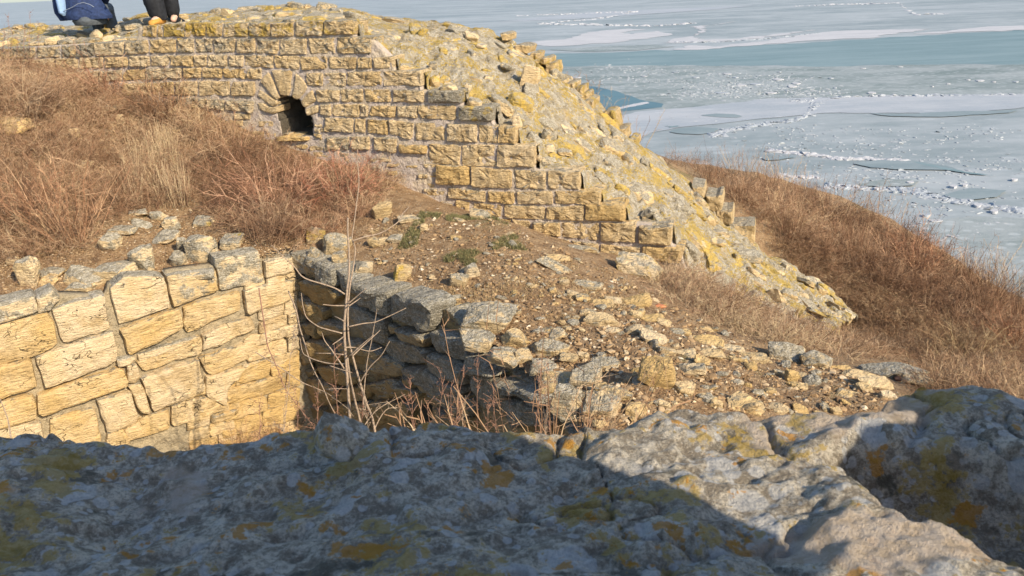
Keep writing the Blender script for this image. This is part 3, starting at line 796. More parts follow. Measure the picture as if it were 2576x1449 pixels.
flat_sheet('thin_ice', [(1300,140),(1500,132),(1700,125),(1932,112),(2100,104),(2250,94),(2420,84),(2700,70),(2700,163),(2300,163),(2100,168),(1900,166),(1700,165),(1390,169),(1300,172)], LZ + .02, M_TEAL, rough=5, seed=3, label='dark teal band of thin ice')
flat_sheet('slush', [(1380,168),(1600,165),(2100,168),(2300,163),(2700,162),(2700,232),(2576,238),(2200,243),(1932,249),(1800,268),(1670,274),(1580,252),(1480,224),(1400,204)], LZ + .03, M_SLUSH, rough=2.5, seed=4, label='grey band of slush and small floes')
flat_sheet('open_water', [(1440,212),(1500,220),(1540,228),(1580,240),(1612,252),(1665,262),(1668,271),(1600,277),(1540,284),(1470,290),(1440,260)], LZ + .05, M_WATER, rough=.8, seed=5, label='dark blue pool of open water')
for i, (pts, mt) in enumerate([
    ([(1545,276),(1590,262),(1626,257),(1632,260),(1600,268),(1530,278),(1500,284)], M_SNOW),
    ([(1540,300),(1600,282),(1670,276),(1750,268),(1932,249),(2200,244),(2576,238),(2700,236),(2700,262),(2400,286),(2100,284),(1900,300),(1700,322),(1560,360)], M_ICE2),
    ([(1310,108),(1440,97),(1470,84),(1520,76),(1580,72),(1620,74),(1560,82),(1590,86),(1650,78),(1700,88),(1640,95),(1600,100),(1560,106),(1450,114),(1370,117)], M_SNOW),
    ([(1685,108),(1700,97),(1745,90),(1768,76),(1738,67),(1760,64),(1800,63),(1850,54),(1800,62),(1772,66),(1770,82),(1740,94),(1780,100),(1850,98),(1932,88),(2050,75),(1980,88),(1860,102),(1780,106)], M_SNOW),
    ([(1700,126),(1740,115),(1800,117),(1880,108),(1932,104),(2000,92),(2060,82),(2150,76),(2250,74),(2350,73),(2250,84),(2180,96),(2100,99),(2020,103),(1932,112),(1850,118),(1780,124)], M_SNOW),
    ([(2290,86),(2400,76),(2480,68),(2700,58),(2700,70),(2576,76),(2450,80),(2350,85)], M_SNOW),
    ([(1380,126),(1500,118),(1640,113),(1700,118),(1600,127),(1480,131)], M_SLUSH),
    ([(1250,55),(1500,30),(1700,22),(1900,14),(1800,24),(1650,34),(1450,48)], M_ICE2),
    ([(1766,291),(1800,287),(1850,288),(1870,294),(1856,299),(1800,296)], M_DIM),
    ([(1690,333),(1710,324),(1750,321),(1800,325),(1790,333),(1760,338),(1720,337)], M_DIM),
    ([(1670,318),(1710,316),(1714,321),(1680,324)], M_TEAL),
    ([(2190,286),(2300,287),(2450,281),(2560,278),(2540,285),(2400,293),(2300,296),(2240,295)], M_DIM),
    ([(2150,414),(2220,406),(2280,404),(2370,420),(2400,428),(2330,428),(2250,428),(2190,424)], M_DIM),
    ([(2272,404),(2310,408),(2370,420),(2430,434),(2500,444),(2440,440),(2370,428),(2310,416)], M_TEAL),
    ([(1920,398),(1990,393),(2010,398),(1960,404),(1930,404)], M_DIM),
    ([(2160,468),(2230,452),(2310,455),(2290,468),(2210,470)], M_SLUSH),
    ([(2380,495),(2450,480),(2530,482),(2500,497),(2420,504)], M_DIM),
    ([(2260,590),(2330,560),(2460,545),(2640,560),(2700,640),(2700,760),(2500,760),(2380,680)], M_SLUSH)]):
    flat_sheet({M_SNOW: 'snow_patch', M_ICE2: 'ice_sheet', M_SLUSH: 'slush_patch', M_TEAL: 'thin_ice_patch', M_DIM: 'thin_ice_patch', M_WATER: 'crack'}[mt], pts, LZ + .06 + .006 * i, mt, rough=(1.2 if i != 1 else 1.5) * (1 if i not in (2, 3, 4, 5, 7) else 3.5), seed=20 + i)
# drifting floes one can count
floes = [(1900,213,30,4),(1958,201,26,4),(2003,211,24,3.5),(2090,198,14,2.5),(1992,219,24,3.5),(1865,216,30,3),(1815,235,40,4),(1940,235,34,3.5),(2192,235,28,4),(1850,196,18,2),(2466,204,22,3.5),(2500,207,12,1.5),(2555,207,16,2),(2385,212,12,1.5),(2345,219,8,1.2),(2100,222,10,1.5),(2435,202,12,1.5),(1830,187,24,2),(1700,183,20,2),(1620,193,18,2),(1450,196,30,2.5),(1960,182,12,1.5),(2170,173,18,1),(2265,169,16,1),(1750,196,18,2),
         (2398,472,16,6),(2427,468,16,4),(2330,545,22,6),(2460,520,26,8),(2352,560,36,6),(2320,566,22,5),(2500,535,20,6),(2205,478,16,5),(2250,485,18,4),(2290,462,18,5),(2075,552,10,4),(2420,512,16,4),(2550,455,20,5)]
for i, (x, y, w, h) in enumerate(floes):
    an = np.linspace(0, 2 * np.pi, 9, endpoint=False); r_ = rng.uniform(.75, 1.15, 9)
    big = y > 300
    c = on_z(x, y, LZ)
    pts = [(x + w / 2 * math.cos(a) * k, y + h / 2 * math.sin(a) * k) for a, k in zip(an, r_)]
    o = flat_sheet('ice_floe', pts, LZ + (.25 if big else .2), M_SNOW if i % 3 else M_ICE2, thick=.3 if big else .2, rough=.15, seed=60 + i, n=26, kind=None)
    if big: tag(o, 'pale slab of broken ice lying on the near ice below the grassy bluff', 'ice floe', 'broken ice slabs near the shore')
    else: tag(o, 'small flat pale floe drifting in the grey slush', 'ice floe', 'floes in the slush band')
# pressure ridges: heaps of broken white ice
M_CRUMB = ice_material('ice_crumbs', (.27, .295, .31), (.38, .395, .40), .2, .7, .2, 2., None, .02, .5, .5)
def ridge(line, n, wpx, size, seed, label, mat=None):
    r = np.random.RandomState(seed); p = np.asarray(line, float); V = []; T = []; off = 0
    L = np.concatenate([[0], np.cumsum(np.linalg.norm(np.diff(p, axis=0), axis=1))])
    v0, f0 = ICO[2]
    for k in range(n):
        t = r.uniform(0, L[-1]); x = np.interp(t, L, p[:, 0]); y = np.interp(t, L, p[:, 1])
        q = on_z(x + r.normal() * wpx * 2.2, y + r.normal() * wpx * .45, LZ)
        s = size * r.uniform(.3, 1.2) * np.array([r.uniform(.8, 2.4), r.uniform(.6, 1.6), r.uniform(.15, .55)])
        m = np.array(Matrix.Rotation(r.uniform(0, 6.3), 3, 'Z') @ Matrix.Rotation(r.normal() * .25, 3, 'X'))
        dn = r.uniform(.75, 1.1, len(v0))[:, None]
        V.append((v0 * dn * s / 2) @ m.T + q); T.append(f0 + off); off += len(v0)
    o = link('broken_ice', new_mesh('broken_ice', np.vstack(V), tris=np.vstack(T), mat=mat or M_SNOW)); tag(o, label, kind='stuff')
ridge([(1790,345),(1815,332),(1850,325),(1900,316),(1940,310),(2000,302),(2030,290),(2045,275),(2050,262),(2035,256),(1990,252)], 420, 3.5, .9, 1, 'jagged white ridge of broken ice on the pale ice sheet', M_ICE2)
ridge([(1700,106),(1800,106),(1900,100),(1960,94),(2060,85)], 200, 1.2, 1.3, 2, 'thin white ridge along the edge of the teal band', M_ICE2)
ridge([(2080,468),(2130,472),(2180,476),(2240,474),(2300,482),(2340,494),(2370,500),(2420,506),(2470,518),(2530,524),(2600,536)], 520, 5, .75, 3, 'long ridge of broken ice blocks near the shore', M_ICE2)
ridge([(2290,604),(2330,608),(2360,606),(2400,598),(2450,592),(2470,590),(2446,575),(2430,568),(2480,566),(2540,563)], 330, 2.6, .6, 4, 'white ridge of broken ice close below the bluff')
ridge([(1932,380),(1990,384),(2060,392),(2110,400),(2180,400),(2280,404)], 260, 2.5, .9, 5, 'low broken ice ridge across the middle of the near ice')
ridge([(2290,572),(2330,578),(2380,580)], 60, 2.2, .6, 6, 'short row of white ice pieces near the shore')
ridge([(1932,446),(1980,444),(2020,446),(2060,448)], 60, 2, .7, 7, 'small white ice pieces behind the dry grass')
ridge([(2050,262),(2100,246),(2160,243),(2576,238)], 140, 1.2, 1.2, 8, 'white rubble on the edge of the pale ice sheet', M_ICE2)
ridge([(1300,40),(1600,30),(1500,48),(1350,60),(1640,66),(1750,58)], 260, 1.0, 2.2, 9, 'far scattered white ice streaks')
ridge([(2000,16),(2100,12),(2260,8),(2300,38),(2380,34)], 120, 1.0, 2.2, 10, 'far white ice pieces to the right')
ridge([(1500,170),(2000,200),(1700,240),(2100,235),(1500,195)], 1800, 15, .62, 11, 'crowded small floes in the slush band', M_CRUMB)

ridge([(1950,420),(2200,440),(2500,480),(2560,560),(2300,500),(2050,450),(2400,430),(2560,420),(1900,360),(2300,370)], 700, 26, .42, 12, 'scattered thin ice plates on the near ice', M_CRUMB)
ridge([(1700,300),(2100,330),(2560,330),(2300,360),(1900,340)], 260, 18, .5, 13, 'fine ice crumbs over the pale ice sheet', M_CRUMB)
ridge([(2330,620),(2560,600),(2560,700),(2450,640)], 240, 16, .30, 14, 'small ice crumbs on the greenish near ice', M_CRUMB)
# ================================================================== THE PIT WALLS
pl = empty('pit_wall', tuple(Cn)); tag(pl, 'sunlit left wall of the pit built of large cream and yellow blocks', 'pit wall')
def T1(pts): return [(x / 4, 724.5 + y / 4) for x, y in pts]
left_top = bsz  # placeholder name kept short below
ltp = left_pit.sz([-200, 0, 86, 90, 128, 130, 262, 272, 412, 414, 540, 545, 655, 735, 760], [800, 762, 742, 738, 730, 742, 732, 704, 690, 672, 655, 650, 642, 638, 634])
def left_zt(s): 
    o = np.argsort(ltp[:, 0]); return np.interp(s, ltp[o, 0], ltp[o, 1] - .05)
face_body(left_pit, 0.2, left_pit.cum[-1] + .02, left_zt, -4.3, .02, .02, M_MORTAR2, 'mortar', pl, d0=-.022, amp=.025, thick=.15)
LB = [([(0,140),(345,55),(365,235),(0,345),(-300,420),(-300,240)], .1, .0, .8), ([(365,85),(500,0),(600,110),(520,205),(380,228)], 0, 0, .75),
 ([(-260,440),(0,355),(240,290),(455,235),(530,340),(570,555),(300,680),(60,755),(-300,860)], .7, 0, .25),
 ([(530,212),(780,120),(1025,58),(1075,250),(1105,395),(860,480),(645,552),(580,380)], .1, 0, .35),
 ([(1100,0),(1240,-110),(1640,-130),(1675,30),(1700,180),(1450,265),(1205,345),(1150,150)], .15, 0, .5),
 ([(1672,-120),(2150,-200),(2180,5),(1950,90),(1735,172)], .6, 0, .7),
 ([(2150,-310),(2600,-370),(2640,-80),(2420,-30),(2220,22)], .05, 0, .95),
 ([(2650,-275),(2925,-330),(2940,-180),(2665,-110)], .2, 0, .2),
 ([(368,688),(740,560),(1130,422),(1175,730),(800,860),(590,945),(440,978)], .05, 0, .05),
 ([(-300,860),(0,775),(310,700),(370,965),(180,1030),(0,1100),(-300,1190)], .75, 0, 0),
 ([(1215,415),(1500,300),(1800,190),(1842,400),(1560,530),(1295,662)], .8, 0, .05), ([(1832,200),(2100,110),(2400,32),(2425,215),(2150,310),(1872,462)], .6, 0, .0),
 ([(2445,25),(2700,-40),(2930,-85),(2935,100),(2700,180),(2485,260)], .2, 0, .1),
 ([(-300,1225),(0,1130),(330,1062),(382,1290),(0,1395),(-300,1480)], .8, 0, 0), ([(355,1062),(780,925),(1240,788),(1280,975),(860,1110),(400,1282)], .8, 0, 0),
 ([(1372,735),(1700,590),(2005,482),(2022,648),(1720,735),(1432,828)], .5, 0, 0), ([(1385,650),(1700,560),(1980,485),(1700,620),(1390,722)], .1, 0, .3), ([(2032,462),(2260,375),(2510,290),(2560,420),(2290,520),(2045,622)], .15, 0, 0),
 ([(1282,752),(1370,748),(1392,880),(1340,942),(1275,930)], .05, 0, .1), ([(1170,715),(1280,670),(1365,690),(1300,745),(1185,780)], .0, 0, .2),
 ([(1278,985),(1400,940),(1460,1060),(1510,1220),(1400,1232),(1330,1080)], .4, 0, .1), ([(1415,905),(1700,800),(1990,722),(2050,1008),(1800,1120),(1552,1230),(1480,1060)], .15, 0, 0),
 ([(1995,700),(2280,610),(2560,540),(2600,640),(2330,770),(2098,865)], .5, 0, 0), ([(2062,890),(2300,820),(2470,790),(2280,1010),(2260,1160),(2080,1080)], .3, 0, 0),
 ([(-300,1500),(0,1405),(400,1322),(440,1470),(440,1700),(-300,1800)], .3, 0, 0), ([(505,1322),(720,1255),(938,1202),(1000,1452),(1000,1650),(500,1750)], .75, 0, 0), ([(972,1112),(1310,1030),(1385,1308),(1230,1380),(1075,1440)], .15, 0, 0),
 ([(1252,1402),(1540,1250),(1695,1200),(1690,1390),(1500,1460),(1290,1520)], .65, 0, 0), ([(1720,1180),(2050,1100),(2250,1170),(2060,1290),(1730,1380)], .4, 0, .1), ([(1080,1460),(1230,1410),(1290,1540),(1300,1750),(1040,1750)], .6, 0, 0)]
for i, (pts, oc, ye, gr) in enumerate(LB):
    px = np.array(shrink(T1(pts), -2.0)); q = left_pit.sz(px[:, 0], px[:, 1])
    stone_poly(left_pit, q, pl, M_PIT, (oc, ye, gr * .6), out=.03 + rng.uniform(0, .035), depth=.14, amp=.014, fr=8.5, seed=300 + i, n=32, wob=.012, bevel=.013, round_=.25, tilt=rng.uniform(-.06, .06))
# worn smaller courses towards the corner
seed = 1500
for (xa, xb, ya, yb, rh, rw, cl) in [(612, 742, 690, 742, (24, 34), (40, 80), (.3, 0, .05)), (650, 746, 742, 830, (22, 34), (45, 95), (.15, 0, .0)), (615, 750, 830, 905, (26, 38), (60, 120), (.4, 0, 0)), (560, 752, 905, 1110, (34, 50), (80, 170), (.95, 0, 0)), (470, 600, 960, 1110, (22, 34), (45, 80), (.6, 0, 0))]:
    y = ya
    while y < yb:
        h = rng.uniform(*rh); x = xa + rng.uniform(-8, 8)
        while x < xb - 6:
            w = min(rng.uniform(*rw), xb - x + 3); seed += 1; sl = -.27
            f = lambda u: y + (u - xa) * sl + (xb - xa) * .14
            pg = [(x + 1, f(x) + 1), (x + w * .5, f(x + w * .5) + rng.uniform(-1, 1.5)), (x + w - 1, f(x + w) + 1), (x + w - 1, f(x + w) + h - 1), (x + w * .5, f(x + w * .5) + h - rng.uniform(0, 2)), (x + 1, f(x) + h - 1)]
            q = left_pit.sz([a[0] for a in pg], [a[1] for a in pg])
            q[:, 0] = np.minimum(q[:, 0], left_pit.cum[-1] + .01)
            if np.ptp(q[:, 0]) > .04:
                stone_poly(left_pit, q, pl, M_PIT, (np.clip(cl[0] + rng.uniform(-.2, .2), 0, 1), 0, cl[2]), out=rng.uniform(.0, .035), depth=.14, amp=.03, fr=6, seed=seed, n=20, wob=.012, round_=.5, tilt=rng.uniform(-.2, .2))
            x += w
        y += h

pr_ = empty('pit_wall', tuple(on_z(1240, 872, z_rim))); tag(pr_, 'shaded right wall of the pit built of rough grey brown stones', 'pit wall')
rz = right_pit.sz([742, 800, 850, 905, 995, 1098, 1100, 1188, 1190, 1235, 1280, 1395, 1398, 1405], [634, 658, 670, 702, 730, 768, 822, 862, 868, 890, 940, 992, 1030, 1060])
def right_zt(s): return np.interp(s, rz[np.argsort(rz[:, 0]), 0], rz[np.argsort(rz[:, 0]), 1] - .03)
hole_px = [(723 + x * .347, 597.5 + y * .347) for x, y in [(925,1350),(930,1250),(970,1230),(1010,1260),(1045,1340),(1045,1420),(925,1420)]]
hq = right_pit.sz([a[0] for a in hole_px], [a[1] for a in hole_px])
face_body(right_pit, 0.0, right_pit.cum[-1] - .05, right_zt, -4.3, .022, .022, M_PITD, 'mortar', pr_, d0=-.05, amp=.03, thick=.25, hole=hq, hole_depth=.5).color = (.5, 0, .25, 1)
def T6(pts): return [(723 + x * .347, 597.5 + y * .347) for x, y in pts]
RB = [([(50,92),(225,172),(232,318),(150,270),(50,195)],.3,0,.5),([(232,165),(368,212),(388,355),(242,322)],.2,0,.8),([(372,222),(530,325),(540,438),(395,370)],.2,0,.8),([(542,312),(780,375),(785,580),(660,525),(548,470)],.1,0,1.1),
 ([(788,388),(940,410),(1085,470),(1080,600),(1055,688),(930,640),(800,580)],.1,0,1.1),([(1065,672),(1200,700),(1335,782),(1300,900),(1200,870),(1085,818)],.1,0,1.1),([(1332,792),(1470,870),(1560,1005),(1450,990),(1355,950)],.1,.1,1.1),
 ([(108,302),(290,330),(400,392),(400,440),(288,505),(185,470),(112,400)],.95,0,0),([(102,422),(290,520),(300,580),(250,622),(112,510)],1.,0,0),([(455,472),(560,512),(738,612),(732,778),(600,738),(455,600)],.4,0,.7),([(152,612),(240,622),(250,730),(190,700)],1,0,0),
 ([(255,592),(430,640),(430,700),(272,700)],.7,0,.2),([(742,622),(800,642),(818,682),(760,700),(738,660)],.6,0,.1),([(822,642),(1058,695),(1048,790),(990,790),(872,732)],.4,0,.3),([(742,715),(850,742),(1058,805),(1052,912),(800,908),(724,830)],.3,0,.7),
 ([(1062,824),(1200,862),(1343,932),(1348,1055),(1180,1028),(1067,958)],.2,0,.8),([(165,725),(270,750),(420,832),(428,900),(330,920),(182,830)],1,0,0),([(375,722),(600,762),(715,832),(700,878),(560,838),(382,790)],.8,0,.1),
 ([(602,845),(720,845),(875,932),(838,1005),(700,988),(582,920)],.5,0,.4),([(845,925),(1060,945),(1150,1035),(1335,1075),(1338,1128),(1100,1118),(862,980)],.2,0,.8),([(245,912),(420,932),(560,1002),(540,1058),(360,1058),(262,990)],.9,0,0),
 ([(622,1052),(760,1012),(830,1062),(938,1085),(995,1148),(900,1150),(700,1150),(642,1110)],.8,0,.1),([(842,992),(948,1032),(938,1085),(850,1050)],.6,0,.2),([(962,1025),(1338,1152),(1395,1295),(1250,1258),(1060,1120),(958,1090)],.5,0,.5),
 ([(1352,962),(1598,1062),(1598,1298),(1425,1250),(1362,1080)],.2,0,.8),([(1485,1005),(1925,1142),(1938,1228),(1642,1130),(1502,1080)],.2,0,.9),([(1612,1152),(1918,1242),(1938,1358),(1652,1368)],.2,0,.8),
 ([(622,1182),(880,1182),(918,1240),(900,1350),(682,1342)],.85,0,0),([(1062,1232),(1328,1292),(1338,1370),(1082,1352)],.6,0,.2),([(142,1002),(230,1012),(400,1092),(400,1198),(250,1198),(132,1120)],.9,0,0),([(102,1152),(250,1222),(298,1350),(102,1350)],.8,0,.1),
 ([(332,1202),(600,1182),(640,1330),(402,1340)],.85,0,0),([(30,280),(92,292),(108,370),(40,430)],.6,0,.2),([(30,452),(108,482),(140,560),(40,600)],.6,0,.2),([(45,602),(148,622),(150,700),(50,720)],.6,0,.1),([(50,724),(160,742),(218,900),(68,930)],.7,0,.1),([(70,932),(238,952),(142,1050),(85,1010)],.7,0,0),
 ([(560,1062),(620,1050),(640,1110),(600,1170),(400,1180),(420,1090)],.8,0,0),([(430,805),(590,850),(575,915),(440,900)],.9,0,0),([(1160,1135),(1335,1140),(1345,1280),(1260,1250)],.4,0,.4)]
for i, (pts, oc, ye, gr) in enumerate(RB):
    px = np.array(T6(pts)); q = right_pit.sz(px[:, 0], px[:, 1])
    stone_poly(right_pit, q, pr_, M_PITD, (oc, ye, gr), out=.03 + rng.uniform(0, .06), depth=.16, amp=.04, fr=6, seed=400 + i, n=28, wob=.012, round_=.7, tilt=rng.uniform(-.1, .25))

# ================================================================== FOREGROUND LEDGE
ez = -.425
edge_px = np.array([(-700,1150),(-300,1120),(0,1098),(70,1092),(130,1090),(200,1104),(280,1122),(340,1122),(420,1138),(470,1132),(520,1120),(620,1112),(700,1092),(760,1082),(860,1084),(1000,1072),(1080,1065),(1150,1066),(1200,1080),(1240,1092),(1330,1086),(1420,1078),(1500,1078),(1560,1070),(1600,1052),(1650,1036),(1700,1026),(1760,1030),(1800,1038),(1900,1042),(2000,1042),(2150,1036),(2205,1030),(2235,1004),(2330,976),(2450,966),(2520,985),(2576,1016),(2700,1080),(3200,1300)], float)
E = on_z(edge_px[:, 0], edge_px[:, 1], ez)
E[:, 1] += 0
def ye(x): return np.interp(x, E[:, 0], E[:, 1])
lowpx = np.array([(2120,1085),(2165,1120),(2180,1150),(2215,1185),(2250,1232),(2330,1268),(2400,1290),(2490,1318),(2576,1348),(2900,1440),(3400,1500),(3400,1330),(2576,1128),(2450,1104),(2330,1092),(2240,1078),(2170,1068)], float)
low = on_z(lowpx[:, 0], lowpx[:, 1], -.40)[:, :2]
def poly_dist(x, y, poly):
    best = np.full(x.shape, 9.)
    for i in range(len(poly)):
        a = poly[i]; b = poly[(i + 1) % len(poly)]; e = b - a
        t = np.clip(((x - a[0]) * e[0] + (y - a[1]) * e[1]) / (e @ e), 0, 1)
        best = np.minimum(best, np.hypot(x - a[0] - t * e[0], y - a[1] - t * e[1]))
    return np.where(in_poly(x, y, poly), best, -best)
CORR = [np.zeros(60), np.linspace(-.95, .95, 60)]
def corr(x, y):
    a = np.interp(x / np.maximum(y, .2) * .62, CORR[1], CORR[0]); return a * np.clip((y - .38) / .15, 0, 1)
def ledge_z(x, y):
    p = np.stack([x, y, x * 0], -1)
    z = ez + (ye(x) - y) * .11
    z = z + .016 * fbm(p * 3.1 + 4, 3, 77) + .014 * fbm(p * 9, 3, 78) + .0065 * ridged(p * 17, 4, 79) + .005 * fbm(p * 75, 3, 80)
    # cracks
    for sc_, sd_, w_, dp_ in ((2.6, 88, .014, .008),):
        n_ = fbm(p * sc_ + .25 * fbm(p * 20, 2, sd_ + 5)[..., None] , 2, sd_); z = z - dp_ * np.exp(-(n_ / w_) ** 2)
    # slanting beds
    q = p @ np.array([[.8, -.35, 0], [.35, .9, 0], [0, 0, 1]]); z = z + .0055 * ridged(q * np.array([4, 26, 1.]), 3, 81)
    d = poly_dist(x + .012 * fbm(p * 22, 3, 82), y + .012 * fbm(p * 22 + 5, 3, 83), low)
    z = z - .078 * (1 / (1 + np.exp(-np.clip(d / .007, -30, 30))))
    z = z - corr(x, y)
    d2 = y - ye(x) - .01 * fbm(p * 14, 3, 84)
    z = z - np.where(d2 > 0, np.minimum(d2 * 3.2 * (1 - np.exp(-d2 / .012)), 1.8), 0)
    return z
for _it in range(4):          # bring the rim to its surveyed height
    X_, Y_ = np.meshgrid(np.linspace(-1.0, 1.0, 420), np.linspace(.3, 1.0, 150), indexing='ij')
    q_ = np.stack([X_, Y_, ledge_z(X_, Y_)], -1).reshape(-1, 3); d_ = q_ @ _f
    sx_ = CX + FPX * (q_ @ _r) / d_; sy_ = CY - FPX * (q_ @ _u) / d_; cx_ = q_[:, 0] / np.maximum(q_[:, 1], .2) * .62
    b_ = np.clip(((cx_ + .95) / 1.9 * 59).round().astype(int), 0, 59)
    for k_ in range(60):
        m_ = np.where(b_ == k_)[0]
        if len(m_) < 5: continue
        i_ = m_[np.argmin(sy_[m_])]
        if -100 < sx_[i_] < 2640: CORR[0][k_] += .8 * (np.interp(sx_[i_], edge_px[:, 0], edge_px[:, 1]) - sy_[i_]) / FPX * d_[i_]
    CORR[0] = np.convolve(np.pad(CORR[0], 1, 'edge'), [.15, .7, .15], 'valid')
lxs = np.concatenate([np.linspace(-1.5, -.72, 100), np.linspace(-.715, .8, 640), np.linspace(.81, 1.9, 100)]); lys = np.concatenate([np.linspace(.04, .3, 60), np.linspace(.3025, .85, 240), np.linspace(.86, 1.0, 20), np.linspace(1.02, 1.5, 14)])
LX, LY = np.meshgrid(lxs, lys, indexing='ij')
vL = np.stack([LX, LY, ledge_z(LX, LY)], -1).reshape(-1, 3)
ledge = link('stone_ledge', new_mesh('stone_ledge', vL, quads=grid_quads(len(lxs), len(lys)), mat=M_LEDGE, smooth=True))
tag(ledge, 'broad weathered ledge in the foreground covered with grey and orange lichen, mostly in shade', 'stone ledge')

def custom_rock(name, seed, size, loc, rot, mat, color=(0, 0, 0), sub=4, rough=.10, planes=10):
    me = rock_mesh(seed, size, mat, sub, rot, planes, rough, name, True)
    return link(name, me, None, loc, (*color, 1))
o = custom_rock('rock', 33, (.055, .04, .038), P(848, 1086, .72) + np.array([0, 0, -.008]), (.1, .75, .3), M_LEDGE, rough=.08, planes=5)
tag(o, 'small pointed blue grey rock standing on the rim of the foreground ledge', 'rock')
o = custom_rock('rock', 35, (.50, .42, .74), (1.04, .08, -.20), (.0, .0, .72), M_LEDGE, rough=.05, planes=1)
o.location.z = .080 - max(v.co.z for v in o.data.vertices)  # unseen block added to shade the ledge trough; its top sets the shadow edge
tag(o, 'added unseen block right of the view, shading the trough of the foreground ledge', 'rock')

# ================================================================== PEOPLE
def skin_mesh(name, verts, edges, radii, mat, sub=2):
    me = bpy.data.meshes.new(name + '_rig'); me.from_pydata([tuple(v) for v in verts], edges, [])
    o = bpy.data.objects.new(name + '_rig', me); C.objects.link(o)
    md = o.modifiers.new('s', 'SKIN'); sl = me.skin_vertices[0].data
    for i, r_ in enumerate(radii):
        sl[i].radius = (r_, r_) if np.isscalar(r_) else r_
    sl[0].use_root = True
    sb = o.modifiers.new('b', 'SUBSURF'); sb.levels = sub
    dg = bpy.context.evaluated_depsgraph_get(); ev = o.evaluated_get(dg)
    out = bpy.data.meshes.new_from_object(ev); out.name = name
    bpy.data.objects.remove(o); bpy.data.meshes.remove(me)
    out.materials.clear(); out.materials.append(mat)
    out.polygons.foreach_set('use_smooth', [True] * len(out.polygons))
    return out
M_SKIN = plain('skin', (.52, .33, .24), .6, .001, 40, .08)
M_HAIR = plain('dark_hair', (.035, .022, .015), .7, .003, 200, .3)
M_NAVY = plain('navy_cloth', (.018, .032, .085), .8, .004, 30, .25)
M_BLUE = plain('light_blue_cloth', (.22, .33, .50), .8, .003, 30, .08)
M_GREY = plain('grey_cloth', (.075, .085, .095), .85, .003, 30, .2)
M_BLACK = plain('black_cloth', (.014, .015, .018), .8, .004, 25, .3)
M_TAN = plain('tan_leather', (.50, .24, .05), .7, .002, 60, .15)
M_CORD = plain('pale_cord', (.22, .25, .30), .7)
def body(J, name='body', hs=1.0):
    """one continuous figure; J maps joints to points"""
    K = ['pelvis', 'waist', 'chest', 'neck', 'head', 'crown', 'shl', 'ell', 'wrl', 'shr', 'elr', 'wrr', 'hpl', 'knl', 'anl', 'tol', 'hpr', 'knr', 'anr', 'tor']
    v = [np.array(J[k], float) for k in K]; ix = {k: i for i, k in enumerate(K)}
    e = [('pelvis', 'waist'), ('waist', 'chest'), ('chest', 'neck'), ('neck', 'head'), ('head', 'crown'), ('chest', 'shl'), ('shl', 'ell'), ('ell', 'wrl'), ('chest', 'shr'), ('shr', 'elr'), ('elr', 'wrr'),
         ('pelvis', 'hpl'), ('hpl', 'knl'), ('knl', 'anl'), ('anl', 'tol'), ('pelvis', 'hpr'), ('hpr', 'knr'), ('knr', 'anr'), ('anr', 'tor')]
    rad = dict(pelvis=.14, waist=.125, chest=.145, neck=.058, head=.088, crown=.075, shl=.065, ell=.043, wrl=.03, shr=.065, elr=.043, wrr=.03, hpl=.095, knl=.06, anl=.04, tol=.036, hpr=.095, knr=.06, anr=.04, tor=.036)
    edges = [(ix[a], ix[b]) for a, b in e]; r_ = [rad[k] * hs for k in K]
    fwd = np.array(J['face'], float); fwd /= np.linalg.norm(fwd)
    # nose
    v.append(v[ix['head']] + fwd * .10 * hs); edges.append((ix['head'], len(v) - 1)); r_.append(.014)
    # hands: palm and five fingers
    for w, el in (('wrl', 'ell'), ('wrr', 'elr')):
        d = v[ix[w]] - v[ix[el]]; d /= np.linalg.norm(d); side = np.cross(d, fwd); side /= np.linalg.norm(side) + 1e-9
        pm = v[ix[w]] + d * .07; v.append(pm); edges.append((ix[w], len(v) - 1)); r_.append(.034); pi = len(v) - 1
        for q, (off, ln) in enumerate([(-.028, .062), (-.010, .075), (.009, .078), (.027, .066)]):
            a = pm + side * off + d * .03; b = a + d * ln * .55 + fwd * .008; c = b + d * ln * .45 + fwd * .03
            for pt, rr in ((a, .010), (b, .009), (c, .007)): v.append(pt); r_.append(rr)
            n = len(v); edges += [(pi, n - 3), (n - 3, n - 2), (n - 2, n - 1)]
        a = pm - side * .035 + fwd * .01; b = a - side * .02 + d * .035 + fwd * .01
        v += [a, b]; r_ += [.012, .009]; n = len(v); edges += [(pi, n - 2), (n - 2, n - 1)]
    return skin_mesh(name, v, edges, r_, M_SKIN, 1)
def loft(name, rings, mat, n=28, folds=.012, seed=0, parent=None, cap=True, color=None):
    """rings: centre, half axes (ax, ay), turn"""
    V = []; a = np.linspace(0, 2 * np.pi, n, endpoint=False)
    for c, ax, ay, tn in rings:
        ct, st = math.cos(tn), math.sin(tn); x = np.cos(a) * ax; y = np.sin(a) * ay
        V.append(np.stack([c[0] + x * ct - y * st, c[1] + x * st + y * ct, np.full(n, c[2])], -1))
    # refine along
    V = np.array(V); m = len(V); t = np.linspace(0, m - 1, (m - 1) * 5 + 1); k = np.minimum(t.astype(int), m - 2); f = (t - k)[:, None, None]
    V = V[k] * (1 - f) + V[k + 1] * f
    c = V.mean(1, keepdims=True); d = V - c; d /= np.linalg.norm(d, axis=-1, keepdims=True) + 1e-9
    V = V + d * (folds * fbm(V * np.array([7, 7, 4.]) + seed, 3, seed))[..., None]
    R_ = len(V); F = [(i * n + j, i * n + (j + 1) % n, (i + 1) * n + (j + 1) % n, (i + 1) * n + j) for i in range(R_ - 1) for j in range(n)]
    if cap: F += [tuple(range(n))[::-1], tuple((R_ - 1) * n + j for j in range(n))]
    base = np.array(parent.location) if parent else np.zeros(3)
    return link(name, new_mesh(name, V.reshape(-1, 3) - base, f=F, mat=mat, smooth=True), parent)
